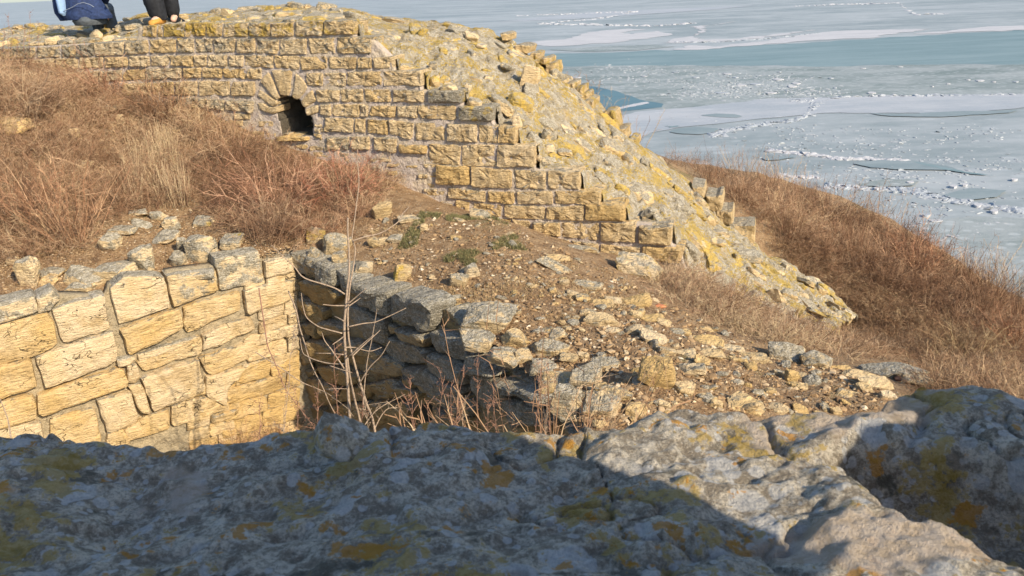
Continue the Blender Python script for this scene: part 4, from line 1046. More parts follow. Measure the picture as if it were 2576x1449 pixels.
def tube(name, pts, r, mat, parent=None, n=6, taper=1.0, join=None):
    p = np.asarray(pts, float); m = len(p); V = []; F = []
    t = np.gradient(p, axis=0); t /= np.linalg.norm(t, axis=1, keepdims=True) + 1e-9
    ref = np.array([.3, .2, 1.]) if abs(t[0][2]) < .8 else np.array([1., .2, .1])
    for i in range(m):
        a = np.cross(t[i], ref); a /= np.linalg.norm(a); b = np.cross(t[i], a); rr = r * (1 + (taper - 1) * i / (m - 1))
        for k in range(n):
            V.append(p[i] + (a * math.cos(2 * math.pi * k / n) + b * math.sin(2 * math.pi * k / n)) * rr)
    F = [(i * n + k, i * n + (k + 1) % n, (i + 1) * n + (k + 1) % n, (i + 1) * n + k) for i in range(m - 1) for k in range(n)] + [tuple(range(n))[::-1], tuple((m - 1) * n + k for k in range(n))]
    if join is not None:
        o = len(join[0]); join[0].extend([tuple(x) for x in V]); join[1].extend([tuple(a + o for a in f) for f in F]); return None
    base = np.array(parent.location) if parent else np.zeros(3)
    return link(name, new_mesh(name, np.array(V) - base, f=F, mat=mat, smooth=True), parent)
def boot(name, heel, toe, parent, mat):
    heel = np.array(heel, float); toe = np.array(toe, float); d = toe - heel; L = np.linalg.norm(d); d /= L; s = np.array([-d[1], d[0], 0])
    V = []; n = 16; prof = [(0, .036, .10), (.15, .043, .115), (.35, .044, .10), (.55, .048, .08), (.75, .050, .065), (.92, .040, .055), (1, .012, .03)]
    for t, w, h in prof:
        a = np.linspace(0, 2 * np.pi, n, endpoint=False)
        V.append(heel + d * L * t + np.outer(np.cos(a) * w, s) + np.outer((np.sin(a) + 1) / 2 * h, [0, 0, 1]))
    V = np.vstack(V); m = len(prof)
    F = [(i * n + j, i * n + (j + 1) % n, (i + 1) * n + (j + 1) % n, (i + 1) * n + j) for i in range(m - 1) for j in range(n)] + [tuple(range(n))[::-1], tuple((m - 1) * n + j for j in range(n))]
    return link(name, new_mesh(name, V - np.array(parent.location), f=F, mat=mat, smooth=True), parent)
def hair(J, parent, r=.105):
    v, f = ICO[3]; c = (np.array(J['head'], float) + np.array(J['crown'], float)) / 2; fw = np.array(J['face'], float); fw /= np.linalg.norm(fw)
    q = v * np.array([r, r, r * 1.2]); keep = (v @ fw < .35) | (v[:, 2] > .35); q = np.where(keep[:, None], q, q * .7)
    return link('hair', new_mesh('hair', q + c + [0, 0, .01] - np.array(parent.location), tris=f, mat=M_HAIR, smooth=True), parent)

# seated person seen from behind, top left
S0 = P(212, 57, 9.4)
per1 = empty('person', tuple(S0)); tag(per1, 'person in a navy and light blue jacket sitting on the wall top, back turned', 'person')
s = S0
J = dict(pelvis=s + [0, .05, .13], waist=s + [-.02, .07, .30], chest=s + [-.03, .10, .48], neck=s + [-.03, .13, .63], head=s + [-.03, .16, .76], crown=s + [-.03, .16, .86], face=(0, 1, 0),
         shl=s + [-.22, .12, .54], ell=s + [-.28, .22, .30], wrl=s + [-.20, .42, .22], shr=s + [.16, .12, .54], elr=s + [.20, .28, .32], wrr=s + [.02, .46, .22],
         hpl=s + [-.10, .08, .11], knl=s + [-.10, .50, .14], anl=s + [-.10, .56, -.26], tol=s + [-.11, .70, -.30], hpr=s + [.10, .08, .11], knr=s + [.08, .50, .14], anr=s + [.08, .56, -.26], tor=s + [.09, .70, -.30])
ob = link('body', body(J), per1); ob.location = -Vector(per1.location)
hair(J, per1)
loft('jacket', [(s + [.03, .06, .035], .285, .20, 0), (s + [.03, .06, .07], .29, .205, 0), (s + [.01, .07, .16], .255, .19, 0), (s + [-.01, .08, .30], .205, .165, 0), (s + [-.03, .10, .46], .20, .15, 0), (s + [-.03, .12, .58], .15, .11, 0), (s + [-.03, .13, .64], .075, .07, 0)], M_NAVY, folds=.03, seed=3, parent=per1)
loft('trousers', [(s + [.05, .06, -.03], .17, .19, 0), (s + [.05, .05, .02], .185, .20, 0), (s + [.04, .06, .09], .17, .18, 0), (s + [.02, .07, .15], .12, .12, 0)], M_GREY, folds=.015, seed=4, parent=per1)
loft('side_panel', [(s + [-.175, -.02, .085], .018, .10, .1), (s + [-.185, -.02, .12], .05, .14, .1), (s + [-.19, -.01, .24], .055, .14, .1), (s + [-.205, .02, .36], .055, .13, .1), (s + [-.20, .05, .50], .045, .10, .1)], M_BLUE, folds=.01, seed=5, parent=per1)
loft('sleeve', [(s + [-.245, .02, .03], .035, .06, 0), (s + [-.27, .02, .12], .055, .08, 0), (s + [-.28, .05, .30], .055, .08, 0), (s + [-.24, .09, .50], .065, .08, 0), (s + [-.19, .11, .58], .05, .06, 0)], M_NAVY, folds=.012, seed=6, parent=per1)
loft('sleeve', [(s + [.08, .44, .19], .04, .04, 0), (s + [.20, .28, .31], .06, .07, 0), (s + [.20, .14, .50], .065, .08, 0), (s + [.14, .12, .58], .05, .06, 0)], M_NAVY, folds=.012, seed=7, parent=per1)
tube('drawcord', [s + [x, -.155 - .02 * math.sin(x * 9), z] for x, z in [(-.16, .13), (-.10, .155), (-.02, .18), (.06, .215), (.13, .225), (.20, .20), (.24, .17)]], .0035, M_CORD, per1)

for q_ in ('l', 'r'):
    tube('trouser_leg', [J['hp' + q_], J['kn' + q_], J['an' + q_] * .5 + J['kn' + q_] * .5, J['an' + q_]], .082, M_GREY, per1, 12, .75)
    boot('boot', J['an' + q_] + [0, -.05, -.07], J['to' + q_] + [0, .06, -.04], per1, M_BLACK)
# standing person, only the legs in view
S1 = P(406, 61, 8.95)
per2 = empty('person', tuple(S1)); tag(per2, 'person in black trousers and tan boots standing on the wall top', 'person')
s = S1
J = dict(pelvis=s + [.02, .10, .92], waist=s + [.02, .10, 1.06], chest=s + [.02, .10, 1.26], neck=s + [.02, .08, 1.46], head=s + [.02, .06, 1.60], crown=s + [.02, .06, 1.70], face=(-.3, -1, 0),
         shl=s + [-.18, .10, 1.40], ell=s + [-.24, .06, 1.12], wrl=s + [-.16, -.10, .95], shr=s + [.22, .10, 1.40], elr=s + [.27, .08, 1.12], wrr=s + [.22, -.06, .92],
         hpl=s + [-.06, .08, .88], knl=s + [-.06, .03, .48], anl=s + [-.01, .02, .08], tol=s + [-.04, -.14, .03], hpr=s + [.10, .12, .88], knr=s + [.10, .14, .48], anr=s + [.10, .18, .08], tor=s + [.12, .04, .03])
ob = link('body', body(J), per2); ob.location = -Vector(per2.location)
hair(J, per2)
for nm, q in (('l', [(-.005, .02, .045, .062), (-.03, .02, .09, .092), (-.055, .025, .22, .112), (-.06, .03, .45, .108), (-.055, .07, .70, .115), (-.03, .09, .90, .15)]), ('r', [(.09, .18, .06, .058), (.095, .17, .12, .075), (.09, .15, .28, .085), (.09, .14, .48, .09), (.09, .12, .72, .11), (.06, .10, .90, .15)])):
    loft('trouser_leg', [(s + [a, b, c], r_, r_ * .95, 0) for a, b, c, r_ in q], M_BLACK, folds=.03, seed=ord(nm), parent=per2)
loft('coat', [(s + [.02, .10, .80], .21, .16, 0), (s + [.02, .10, 1.05], .20, .15, 0), (s + [.02, .10, 1.30], .23, .16, 0), (s + [.02, .10, 1.42], .18, .12, 0), (s + [.02, .09, 1.50], .08, .07, 0)], M_BLACK, folds=.02, seed=9, parent=per2)
boot('boot', s + [.0, .08, -.005], s + [-.045, -.19, -.005], per2, M_TAN)
boot('boot', s + [.10, .10, -.02], s + [.12, .36, -.02], per2, M_BLACK)

# the person taking the picture, behind the ledge; only the shadow is in view
G = np.array([.462, -.190, -1.15])
per3 = empty('person', tuple(G)); tag(per3, 'person in a dark coat leaning behind the foreground ledge, whose shadow covers it', 'person')
s = G
J = dict(pelvis=s + [-.02, -.05, .92], waist=s + [-.02, -.03, 1.08], chest=s + [-.02, .0, 1.32], neck=s + [-.02, .02, 1.50], head=s + [-.02, .05, 1.64], crown=s + [-.02, .05, 1.74], face=(0, 1, -.3),
         shl=s + [-.21, .0, 1.44], ell=s + [-.37, .08, 1.50], wrl=s + [-.31, .10, 1.26], shr=s + [.165, .0, 1.42], elr=s + [.245, .06, 1.17], wrr=s + [-.06, .08, 1.16],
         hpl=s + [-.12, -.05, .88], knl=s + [-.12, -.02, .46], anl=s + [-.12, -.06, .06], tol=s + [-.13, .14, .03], hpr=s + [.08, -.05, .88], knr=s + [.09, -.02, .46], anr=s + [.09, -.06, .06], tor=s + [.10, .14, .03])
ob = link('body', body(J), per3); ob.location = -Vector(per3.location)
hair(J, per3)
loft('coat', [(s + [.01, -.05, .45], .32, .20, 0), (s + [.01, -.05, .98], .305, .19, 0), (s + [.0, -.02, 1.12], .25, .18, 0), (s + [-.03, 0, 1.35], .235, .17, 0), (s + [-.02, .0, 1.47], .20, .13, 0), (s + [-.02, .02, 1.55], .10, .09, 0)], M_NAVY, folds=.02, seed=11, parent=per3)
loft('hood', [(s + [-.02, .03, 1.50], .10, .10, 0), (s + [-.02, .02, 1.58], .125, .13, 0), (s + [-.02, .02, 1.70], .125, .13, 0), (s + [-.02, .03, 1.78], .08, .09, 0)], M_NAVY, folds=.01, seed=12, parent=per3)

for J_, pr_, mt_ in ((J, per3, M_NAVY),):
    for sd in ('l', 'r'):
        pts_ = [J_['sh' + sd], J_['sh' + sd] * .5 + J_['el' + sd] * .5, J_['el' + sd], J_['el' + sd] * .45 + J_['wr' + sd] * .55, J_['wr' + sd]]
        tube('sleeve', pts_, .072, mt_, pr_, 12, .7)
per3.rotation_euler = (0, 0, math.atan2(.69, .725))

# ================================================================== LOOSE STONES
cpf = cp[:, :-1].reshape(-1, 3)
_dep = cpf @ _f; core_px = np.stack([CX + FPX * (cpf @ _r) / _dep, CY - FPX * (cpf @ _u) / _dep], 1)
def on_core(x, y):
    d = np.hypot(core_px[:, 0] - x, core_px[:, 1] - y); m = d < 9
    if not m.any(): m = d < d.min() + 4
    i = np.where(m)[0][np.argmin(_dep[m])]; return cpf[i]
G_, C_, L_, R_ = 'g', 'c', 'l', 'r'
# place, x, y, width, height, tone (ochre, yellow, grey), label
rocks = [
 ('l',75,688,48,72,(.2,.6,.5),'upright yellow lichened slab at the far left end of the sunlit pit wall'),
 ('l',132,684,70,24,(.4,.1,.5),'flat cream block lying beside the upright slab above the sunlit pit wall'),
 ('l',120,706,42,20,(.5,0,0),'small tan stone under the flat cream block above the pit wall'),
 ('l',35,655,25,18,(.1,0,.2),'small pale stone on the dark twigs at the left edge'),
 ('l',295,684,92,52,(.1,.1,.35),'big rounded pale boulder on top of the sunlit pit wall'),
 ('l',367,660,50,62,(.1,.3,.75),'tall grey lichened stone right of the big pale boulder'),
 ('l',280,618,42,38,(.1,.3,.6),'pointed grey stone standing above the big pale boulder'),
 ('l',215,695,85,42,(.1,.2,.5),'slanting pale slab left of the big pale boulder'),
 ('l',203,720,58,26,(.2,.4,.6),'mossy olive stone wedged under the slanting slab'),
 ('l',507,627,70,66,(.1,.5,.75),'big round lichened boulder with a bare cream patch'),
 ('l',462,620,24,46,(.1,.1,.8),'narrow grey stone leaning on the left of the round boulder'),
 ('l',420,594,56,30,(.1,.4,.7),'low lichened stone above the narrow grey stone'),
 ('l',432,560,42,32,(.1,.5,.7),'yellow spotted stone among pebbles behind the pit wall'),
 ('l',398,542,30,20,(.1,.3,.7),'small grey stone at the foot of the straw tuft'),
 ('l',510,554,42,24,(.2,.7,.5),'yellow lichened stone under the edge of the red brown brush'),
 ('l',582,609,60,34,(.1,.6,.6),'broad yellow lichened stone right of the round boulder'),
 ('l',348,530,48,14,(.1,.1,.5),'low flat pinkish stone below the straw tuft'),
 ('l',307,580,60,16,(.1,.3,.7),'long flat grey stone amid the pebbly ground'),
 ('l',450,655,38,32,(.1,.4,.8),'small round mossy stone below the round boulder'),
 ('l',488,688,84,24,(.1,.2,.7),'thin overhanging slab on the wall top below the round boulder'),
 ('l',357,560,46,14,(.1,.2,.6),'flat lichened stone in the middle of the pebbly ground'),
 ('l',277,276,34,20,(.1,0,.1),'pale stone on the bank near the upper left brush'),
 ('l',38,308,70,32,(.6,.2,0),'large yellow stone jutting out of the bank at the left edge'),
 ('l',40,330,56,14,(.7,.1,0),'thin ochre slab under the large yellow stone'),
 ('l',195,343,22,42,(.3,0,0),'upright cream stone half hidden in the left brush'),
 ('l',304,305,16,24,(.1,0,0),'small pale stone slanting in the bank below the upper left brush'),
 ('l',212,406,36,20,(.2,0,.1),'cream stone showing through the left brush'),
 ('l',362,401,26,13,(.0,0,.1),'small whitish stone behind the straw tuft'),
 ('g',959,528,46,36,(.45,0,0),'lone cream block beside the red brown brush'),
 ('g',961,601,26,17,(0,0,.0),'small white stone near the sapling tip on the mound'),
 ('g',940,603,26,22,(.1,.2,.5),'small grey stone left of the white one by the sapling'),
 ('g',1065,569,22,17,(.1,0,0),'small pinkish cream stone on the mossy mound'),
 ('g',792,582,46,40,(.1,.9,.4),'yellow lichened stone at the corner of the pit rim'),
 ('g',844,606,64,50,(.1,.3,.7),'large grey lichened boulder on the pit rim behind the sapling'),
 ('g',790,632,28,42,(.1,.2,.7),'upright grey stone on the pit rim left of the large boulder'),
 ('g',855,645,38,54,(.1,.4,.7),'tilted lichened stone in front of the large rim boulder'),
 ('g',1012,682,40,50,(.2,.9,.3),'yellow lichened stone casting a dark shadow on the pit rim'),
 ('g',994,596,40,20,(.1,.1,.5),'flat grey stone in the moss right of the sapling'),
 ('g',1030,551,46,16,(.1,.1,.5),'long flat stone at the edge of the mossy patch'),
 ('g',1186,682,36,32,(.1,.2,.5),'rounded pebbly stone in the middle of the mound'),
 ('g',1152,708,44,28,(.1,.2,.7),'grey lichened stone lying aslant behind the pit rim'),
 ('g',915,664,44,34,(.2,.1,.5),'low stone on the pit rim right of the sapling stem'),
 ('g',1209,544,48,26,(.1,.2,.6),'grey stone at the foot of the back wall near the moss'),
 ('g',1398,664,68,26,(.1,.1,.6),'long flat grey slab below the stepped end of the wall'),
 ('g',1405,646,46,18,(.3,0,.1),'thin tan slab resting on the long grey slab'),
 ('g',1607,672,106,52,(.1,.8,.5),'big rounded boulder with yellow lichen below the lowest block'),
 ('g',1420,709,22,18,(.0,0,0),'small cream stone right of the mound middle'),
 ('g',1473,709,68,22,(.2,.2,.6),'broad low stone flush with the soil of the mound'),
 ('g',1468,624,66,26,(.1,.2,.7),'grey stone against the foot of the stepped wall end'),
 ('g',1226,796,118,62,(.1,.4,.7),'very large lichened boulder overhanging the pit rim'),
 ('g',1156,768,36,26,(.5,0,.1),'tan stone behind the very large rim boulder'),
 ('g',1100,760,58,38,(.1,.2,.6),'grey stone between the corner of the rim and the tan stone'),
 ('g',1204,850,86,38,(.1,.3,.7),'flat lichened slab under the very large rim boulder'),
 ('g',1265,892,78,44,(.1,.3,.6),'rounded grey stone on the rim below the flat slab'),
 ('g',1293,848,56,36,(.3,.3,.4),'cream and yellow stone right of the very large rim boulder'),
 ('g',1313,889,50,34,(.1,.3,.6),'grey stone on the rim beside the reddish weeds'),
 ('g',1365,914,58,34,(.1,.1,.8),'dark grey stone between the two lichened rim boulders'),
 ('g',1402,942,72,62,(.3,.3,.5),'heart shaped cream and grey stone on the rim'),
 ('g',1472,936,66,74,(.1,.5,.8),'tall lichened boulder on the lower right end of the rim'),
 ('g',1428,1002,76,68,(.1,.3,.9),'massive pale grey boulder at the lowest end of the pit rim'),
 ('g',1508,1008,92,44,(.1,.5,.6),'broad yellow grey stone right of the massive rim boulder'),
 ('g',1386,868,82,34,(.1,.4,.7),'long lichened stone crossing the mound above the rim'),
 ('g',1434,897,40,26,(.4,0,.1),'tan rounded stone above the tall lichened boulder'),
 ('g',1468,889,26,28,(.1,.1,.3),'small upright stone next to the tan rounded stone'),
 ('g',1522,915,60,44,(.2,.1,.8),'dark grey square stone on the lower mound'),
 ('g',1550,980,66,42,(.3,.4,.6),'olive grey stone below the dark grey square stone'),
 ('g',1514,970,36,34,(.3,.1,.5),'split stone left of the olive grey stone'),
 ('g',1648,946,82,62,(.9,.5,.1),'big dark brown stone with yellow moss on the lower mound'),
 ('g',1720,976,50,40,(.3,.1,.3),'squarish tan stone right of the big dark brown stone'),
 ('g',1645,852,64,36,(0,0,0),'bright white angular stone in the middle of the mound'),
 ('g',1540,833,32,18,(.0,0,0),'cream flake left of the bright white stone'),
 ('g',1430,825,15,17,(0,0,0),'tiny white stone above the long lichened stone'),
 ('g',1508,800,62,40,(.4,0,.2),'pinkish slab with a red spot on the mound'),
 ('g',1540,751,38,24,(.3,0,.1),'rounded flat tan stone above the pinkish slab'),
 ('g',1513,758,46,20,(.6,0,0),'thin ochre slab tucked under the rounded flat tan stone'),
 ('g',1593,752,74,36,(.6,0,0),'large flat tan slab near the top right of the mound'),
 ('g',1440,731,28,24,(.0,0,.1),'cream wedge shaped stone on the upper mound'),
 ('g',1463,740,36,28,(.4,.1,.3),'brownish stone beside the cream wedge shaped stone'),
 ('g',1598,786,30,28,(.6,0,0),'ochre flake below the large flat tan slab'),
 ('g',1638,799,44,22,(.7,.4,0),'yellow flake in the middle of the upper right mound'),
 ('g',1670,813,34,20,(.6,.2,0),'yellow brown flake right of the yellow flake'),
 ('t',1660,768,26,12,(0,0,0),'piece of red clay tile on the right side of the mound'),
 ('g',1722,833,30,20,(.4,.1,.1),'small block at the right edge of the mound'),
 ('g',1778,852,62,30,(.7,.1,.1),'long ochre stone slanting at the right edge of the mound'),
 ('g',1776,822,24,13,(.5,.7,0),'small yellow flake at the edge of the brush hollow'),
 ('g',1846,872,50,28,(.2,0,.3),'pale slab on the right part of the mound'),
 ('g',1886,892,62,24,(.2,0,.3),'long pale slab overlapping its neighbour on the right of the mound'),
 ('g',1788,886,56,28,(.4,0,.2),'kite shaped tan slab on the right of the mound'),
 ('g',1678,889,40,26,(0,0,.6),'light grey stone below the bright white one'),
 ('g',1726,892,40,22,(.3,.1,.4),'brown grey stone left of the kite shaped slab'),
 ('g',1763,909,34,38,(.5,0,.1),'curved ochre stone under the kite shaped slab'),
 ('g',1740,929,52,36,(.2,.2,.4),'angular stone with a white top below the curved ochre stone'),
 ('g',1668,1004,26,30,(.3,0,.1),'narrow tan stone below the big dark brown stone'),
 ('g',1875,1010,72,44,(.2,0,.3),'large pale slab just behind the ledge casting a dark shadow'),
 ('g',1800,1014,30,28,(.5,0,.1),'round tan stone left of the large pale slab'),
 ('g',1866,906,22,18,(.8,.1,0),'small orange stone under the long pale slab'),
 ('g',1890,919,24,26,(.4,0,0),'small upright cream stone right of the orange stone'),
 ('g',1598,1014,48,40,(.3,.1,.3),'dull tan stone just behind the ledge below the dark brown stone'),
 ('g',1505,1056,26,24,(.6,.2,.2),'small ochre stone next to the lichened stone at the ledge'),
 ('g',1568,1038,14,9,(0,0,0),'tiny bright white pebble behind the ledge'),
 ('g',1982,880,84,42,(.3,.2,.7),'tilted flat slab with a shaded underside at the mound edge'),
 ('g',2052,893,60,60,(.2,.1,.7),'upright rounded grey stone at the mound edge'),
 ('g',2050,926,22,30,(.1,.1,.7),'narrow grey stone at the foot of the upright rounded one'),
 ('g',2112,918,38,14,(.8,0,.1),'brown flat stone right of the upright rounded stone'),
 ('g',1960,932,32,20,(.2,.2,.6),'small grey stone below the tilted flat slab'),
 ('t2',1990,945,36,28,(1.2,0,0),'orange block right of the mound middle'),
 ('g',2017,939,18,18,(.2,0,0),'little tan stone beside the pinkish orange fragment'),
 ('g',1996,963,26,20,(.8,0,0),'ochre stone under the pinkish orange fragment'),
 ('g',2164,937,66,24,(.2,0,.1),'long cream stone at the far right of the mound'),
 ('g',2200,958,78,32,(.1,0,.1),'long pale pinkish stone pointing at the right hand block'),
 ('g',2172,969,34,34,(.4,.1,.2),'brown pointed stone below the long pale pinkish stone'),
 ('t',2270,945,38,18,(0,0,0),'reddish brown clay fragment on the right hand block'),
 ('g',2230,992,36,24,(0,0,0),'white angular stone close to the right boulder'),
 ('g',2228,924,120,34,(.1,.4,.9),'long grey lichened slab along the right end of the mound'),
 ('g',2302,942,52,54,(.1,.6,.5),'squared yellow green block at the right end of the mound'),
 ('g',2104,1024,26,28,(.4,0,.2),'rounded stone touching the ledge on the right'),
 ('g',2014,1022,34,20,(.7,.4,0),'yellow stone just behind the ledge on the right'),
 ('g',2062,1031,30,12,(.8,.1,0),'flat ochre stone just behind the ledge on the right'),
 ('g',2134,983,46,16,(.3,.1,.3),'low brown grey stone in the soil left of the white angular stone'),
 ('g',1938,978,26,24,(.7,0,.1),'ochre stone in the bare soil right of the mound middle'),
 ('c',1373,397,28,24,(0,0,.6),'grey stone in the hollow of the broken core'),
 ('c',1420,373,40,18,(.5,.4,.3),'yellowish slab above the hollow of the broken core'),
 ('c',1388,376,26,22,(.1,0,.3),'pale stone in the hollow of the broken core'),
 ('c',1359,401,16,15,(0,0,.1),'small white stone behind the squared block in the hollow'),
 ('c',1129,211,46,28,(.3,.6,.1),'loose yellow stone perched on the fourth step of the wall'),
 ('c',1191,253,38,26,(.3,.4,.3),'loose stone in a gap on the fifth step of the wall'),
 ('c',1092,198,30,28,(.6,.8,.1),'orange lichened stone standing on the step above the loose yellow stone'),
 ('c',1181,213,18,20,(.1,.1,.2),'small upright stone right of the loose yellow stone'),
 ('c',1193,84,38,22,(.2,.1,.1),'pinkish stone on the skyline of the broken core'),
 ('c',1206,107,26,12,(0,0,.0),'whitish flake below the skyline of the broken core'),
 ('c',1343,192,46,58,(.25,.3,.0),'large bare cream slab near the stepped far edge'),
 ('c',1337,171,22,12,(0,0,.0),'small white stone above the large bare cream slab'),
 ('c',1300,300,26,38,(.2,.3,.1),'cream and yellow stone at the seventh step'),
 ('c',1810,573,34,16,(.1,0,.2),'small pale block near the lowest far steps'),
 ('c',1812,601,42,18,(.7,.1,.1),'ochre and cream stone near the lowest far steps'),
 ('c',1895,634,66,26,(.2,.1,.5),'long pale slab projecting at the low end of the core'),
 ('c',345,57,46,22,(.2,.3,.5),'pale rock between the seated and the standing person'),
 ('c',300,66,32,12,(.2,.1,.2),'low cream rock right of the seated person'),
 ('c',132,95,30,22,(.2,0,0),'bright cream stone on the left wall top below the seated person'),
 ('c',97,101,46,12,(.4,0,.1),'flat tan stone on the left wall top'),
 ('c',175,91,44,12,(.1,0,.1),'flat pale stone on the wall top under the seated person'),
 ('c',342,88,36,14,(.3,.1,.3),'flat stone just left of the highest course'),
 ('c',218,79,42,12,(.2,0,.3),'thin stone right under the seated person'),
 ('c',308,91,34,14,(.5,.1,.3),'brownish stone on the wall top left of the highest course'),
]
for i, (pl_, x, y, w, h, tone, lab) in enumerate(rocks):
    rs_ = np.random.RandomState(4000 + i)
    p = on_core(x, y + h * .35) if pl_ == 'c' else on_ground([x], [y + h * .38])[0]
    t = p @ _f; kk_ = 1.14 if pl_ in 'gl' else 1.; sx = w / FPX * t * 1.12 * kk_; sh = h / FPX * t * 1.15 * kk_
    flat_ = h / w < .62
    size = (sx, max(sx * .55, sh * 1.5) if flat_ else sx * .8, sh * (.75 if flat_ else 1.05))
    mt = M_TILE if pl_ == 't' else (M_MOUND if pl_ in ('g', 't2') else M_RUB)
    if pl_ == 'g': tone = (min(1, tone[0] + rs_.uniform(-.1, .45)), tone[1] * .8, tone[2] * .6)
    if pl_ == 'l': tone = (tone[0] + .15, tone[1] * .7, tone[2] * .7)
    if pl_ == 'g' and x > 1390 and w < 75: size = (size[0] * 1.12, size[1], size[2] * .62)
    q, f = rock_verts(4000 + i, size, 4 if w > 45 else 3, 9, .10)
    m = np.array(Matrix.Rotation(rs_.uniform(-.25, .25) - .12 * (w > 50), 3, 'Z') @ Matrix.Rotation(rs_.normal() * .12 + .1, 3, 'Y') @ Matrix.Rotation(rs_.normal() * .12 + .15, 3, 'X'))
    q = q @ m.T
    o = link('tile_fragment' if mt is M_TILE else 'stone', new_mesh('stone', q, tris=f, mat=mt, smooth=False), None, p + np.array([0, 0, size[2] * (.18 if pl_ == 'g' and w < 75 else .30)]), (*tone, 1))
    tag(o, lab, 'clay tile' if mt is M_TILE else 'stone')
# the countless small ones: 280 single stones, then gravel
def sample_px(n, poly, rs_):
    poly = np.asarray(poly, float); out = []
    while len(out) < n:
        x = rs_.uniform(poly[:, 0].min(), poly[:, 0].max(), n * 2); y = rs_.uniform(poly[:, 1].min(), poly[:, 1].max(), n * 2)
        k = in_poly(x, y, poly); out += list(zip(x[k], y[k]))
    return np.array(out[:n])
mound = [(900,560),(1100,520),(1250,565),(1420,625),(1560,690),(1690,770),(1800,820),(1930,880),(2100,925),(2230,955),(2220,1030),(1700,1040),(1550,1070),(1440,1050),(1390,960),(1260,880),(1180,790),(1060,720),(930,650)]
rs_ = np.random.RandomState(9)
protos = [rock_mesh(6000 + k, (1, rs_.uniform(.55, .9), rs_.uniform(.25, .5)), M_MOUND, 2, None, 8, .08, 'loose_stone') for k in range(14)]
pts = on_ground(*sample_px(285, mound, rs_).T)
for k, p in enumerate(pts):
    o = link('loose_stone', protos[k % 14], None, p + [0, 0, .006]); s = rs_.choice([.035, .055, .08, .12], p=[.3, .35, .23, .12]) * rs_.uniform(.8, 1.2)
    o.scale = (s, s, s); o.rotation_euler = (rs_.normal() * .3, rs_.normal() * .3, rs_.uniform(0, 6.3))
    o.color = (rs_.uniform(.1, 1.1), rs_.choice([0, 0, .3]), rs_.choice([0, .35, .75]), 1)
    tag(o, 'small loose limestone fragment lying on the brown soil of the rubble mound', 'stone', 'small loose stones on the rubble mound')
# gravel: tiny faceted bits
def gravel(name, poly, n, smin, smax, seed, label, mat):
    r = np.random.RandomState(seed); p = on_ground(*sample_px(n, poly, r).T)
    o8 = np.array([[1, 0, 0], [-1, 0, 0], [0, 1, 0], [0, -1, 0], [0, 0, 1], [0, 0, -1]], float)
    f8 = np.array([[0, 2, 4], [2, 1, 4], [1, 3, 4], [3, 0, 4], [2, 0, 5], [1, 2, 5], [3, 1, 5], [0, 3, 5]])
    s = r.uniform(smin, smax, n) ** 1.0; s = smin + (smax - smin) * r.power(.45, n) ** 1.6
    a = r.uniform(0, 6.3, n); ca, sa = np.cos(a), np.sin(a)
    v = o8[None] * r.uniform(.6, 1.2, (n, 6, 1)) * np.stack([s, s * r.uniform(.5, 1, n), s * r.uniform(.3, .7, n)], 1)[:, None, :]
    v = v + r.normal(scale=.12, size=v.shape) * s[:, None, None]
    x = v[..., 0] * ca[:, None] - v[..., 1] * sa[:, None]; y = v[..., 0] * sa[:, None] + v[..., 1] * ca[:, None]
    v = np.stack([x, y, v[..., 2]], -1) + p[:, None, :] + np.array([0, 0, .003])
    f = f8[None] + (np.arange(n) * 6)[:, None, None]
    o = link(name, new_mesh(name, v.reshape(-1, 3), tris=f.reshape(-1, 3), mat=mat, attrs={'tint': np.repeat(r.uniform(0, 1, n), 6)})); tag(o, label, kind='stuff')
sg = NT('gravel'); at_ = sg.n('ShaderNodeAttribute'); at_.attribute_name = 'tint'
cr_ = sg.n('ShaderNodeValToRGB'); sg.l(at_.outputs['Fac'], cr_.inputs[0]); e_ = cr_.color_ramp.elements; e_[0].color = (.12, .07, .035, 1); e_[1].color = (.62, .52, .38, 1)
for p_, c_ in ((.4, (.22, .135, .065)), (.7, (.34, .22, .11)), (.9, (.46, .34, .20))):
    x = e_.new(p_); x.color = (*c_, 1)
sg.base(sg.mix(sg.ramp(sg.noise(120, 3), .4, .7, 0, .4), cr_.outputs[0], (.2, .14, .08)))
def chips(name, poly, n, smin, smax, seed, label, mat):
    r = np.random.RandomState(seed); p = on_ground(*sample_px(n, poly, r).T); V = []; F = []; v0, f0 = ICO[2]; base_ = [rock_verts(7000 + k, (1, r.uniform(.5, .9), r.uniform(.18, .4)), 2, 7, .05)[0] for k in range(12)]
    for k in range(n):
        m = np.array(Matrix.Rotation(r.uniform(0, 6.3), 3, 'Z') @ Matrix.Rotation(r.normal() * .25, 3, 'X') @ Matrix.Rotation(r.normal() * .25, 3, 'Y'))
        V.append((base_[k % 12] * (smin + (smax - smin) * r.uniform() ** 2)) @ m.T + p[k] + [0, 0, .004]); F.append(f0 + k * len(v0))
    o = link(name, new_mesh(name, np.vstack(V), tris=np.vstack(F), mat=mat, attrs={'tint': np.repeat(r.uniform(.1, .95, n), len(v0))})); tag(o, label, kind='stuff')
chips('rubble', mound, 1200, .018, .065, 12, 'flat angular chips of stone strewn over the rubble mound', sg.m)
chips('rubble', [(0,640),(250,560),(380,530),(520,510),(740,600),(730,640),(540,660),(400,690),(260,710),(100,740),(0,760)], 700, .015, .05, 13, 'stone chips on the ground behind the sunlit pit wall', sg.m)
gravel('gravel', mound, 8500, .004, .026, 3, 'brown and cream gravel covering the rubble mound', sg.m)
gravel('gravel', [(0,640),(250,560),(380,530),(520,510),(740,600),(730,640),(540,660),(400,690),(260,710),(100,740),(0,760)], 7000, .004, .017, 4, 'pale pebbles on the ground behind the sunlit pit wall', sg.m)
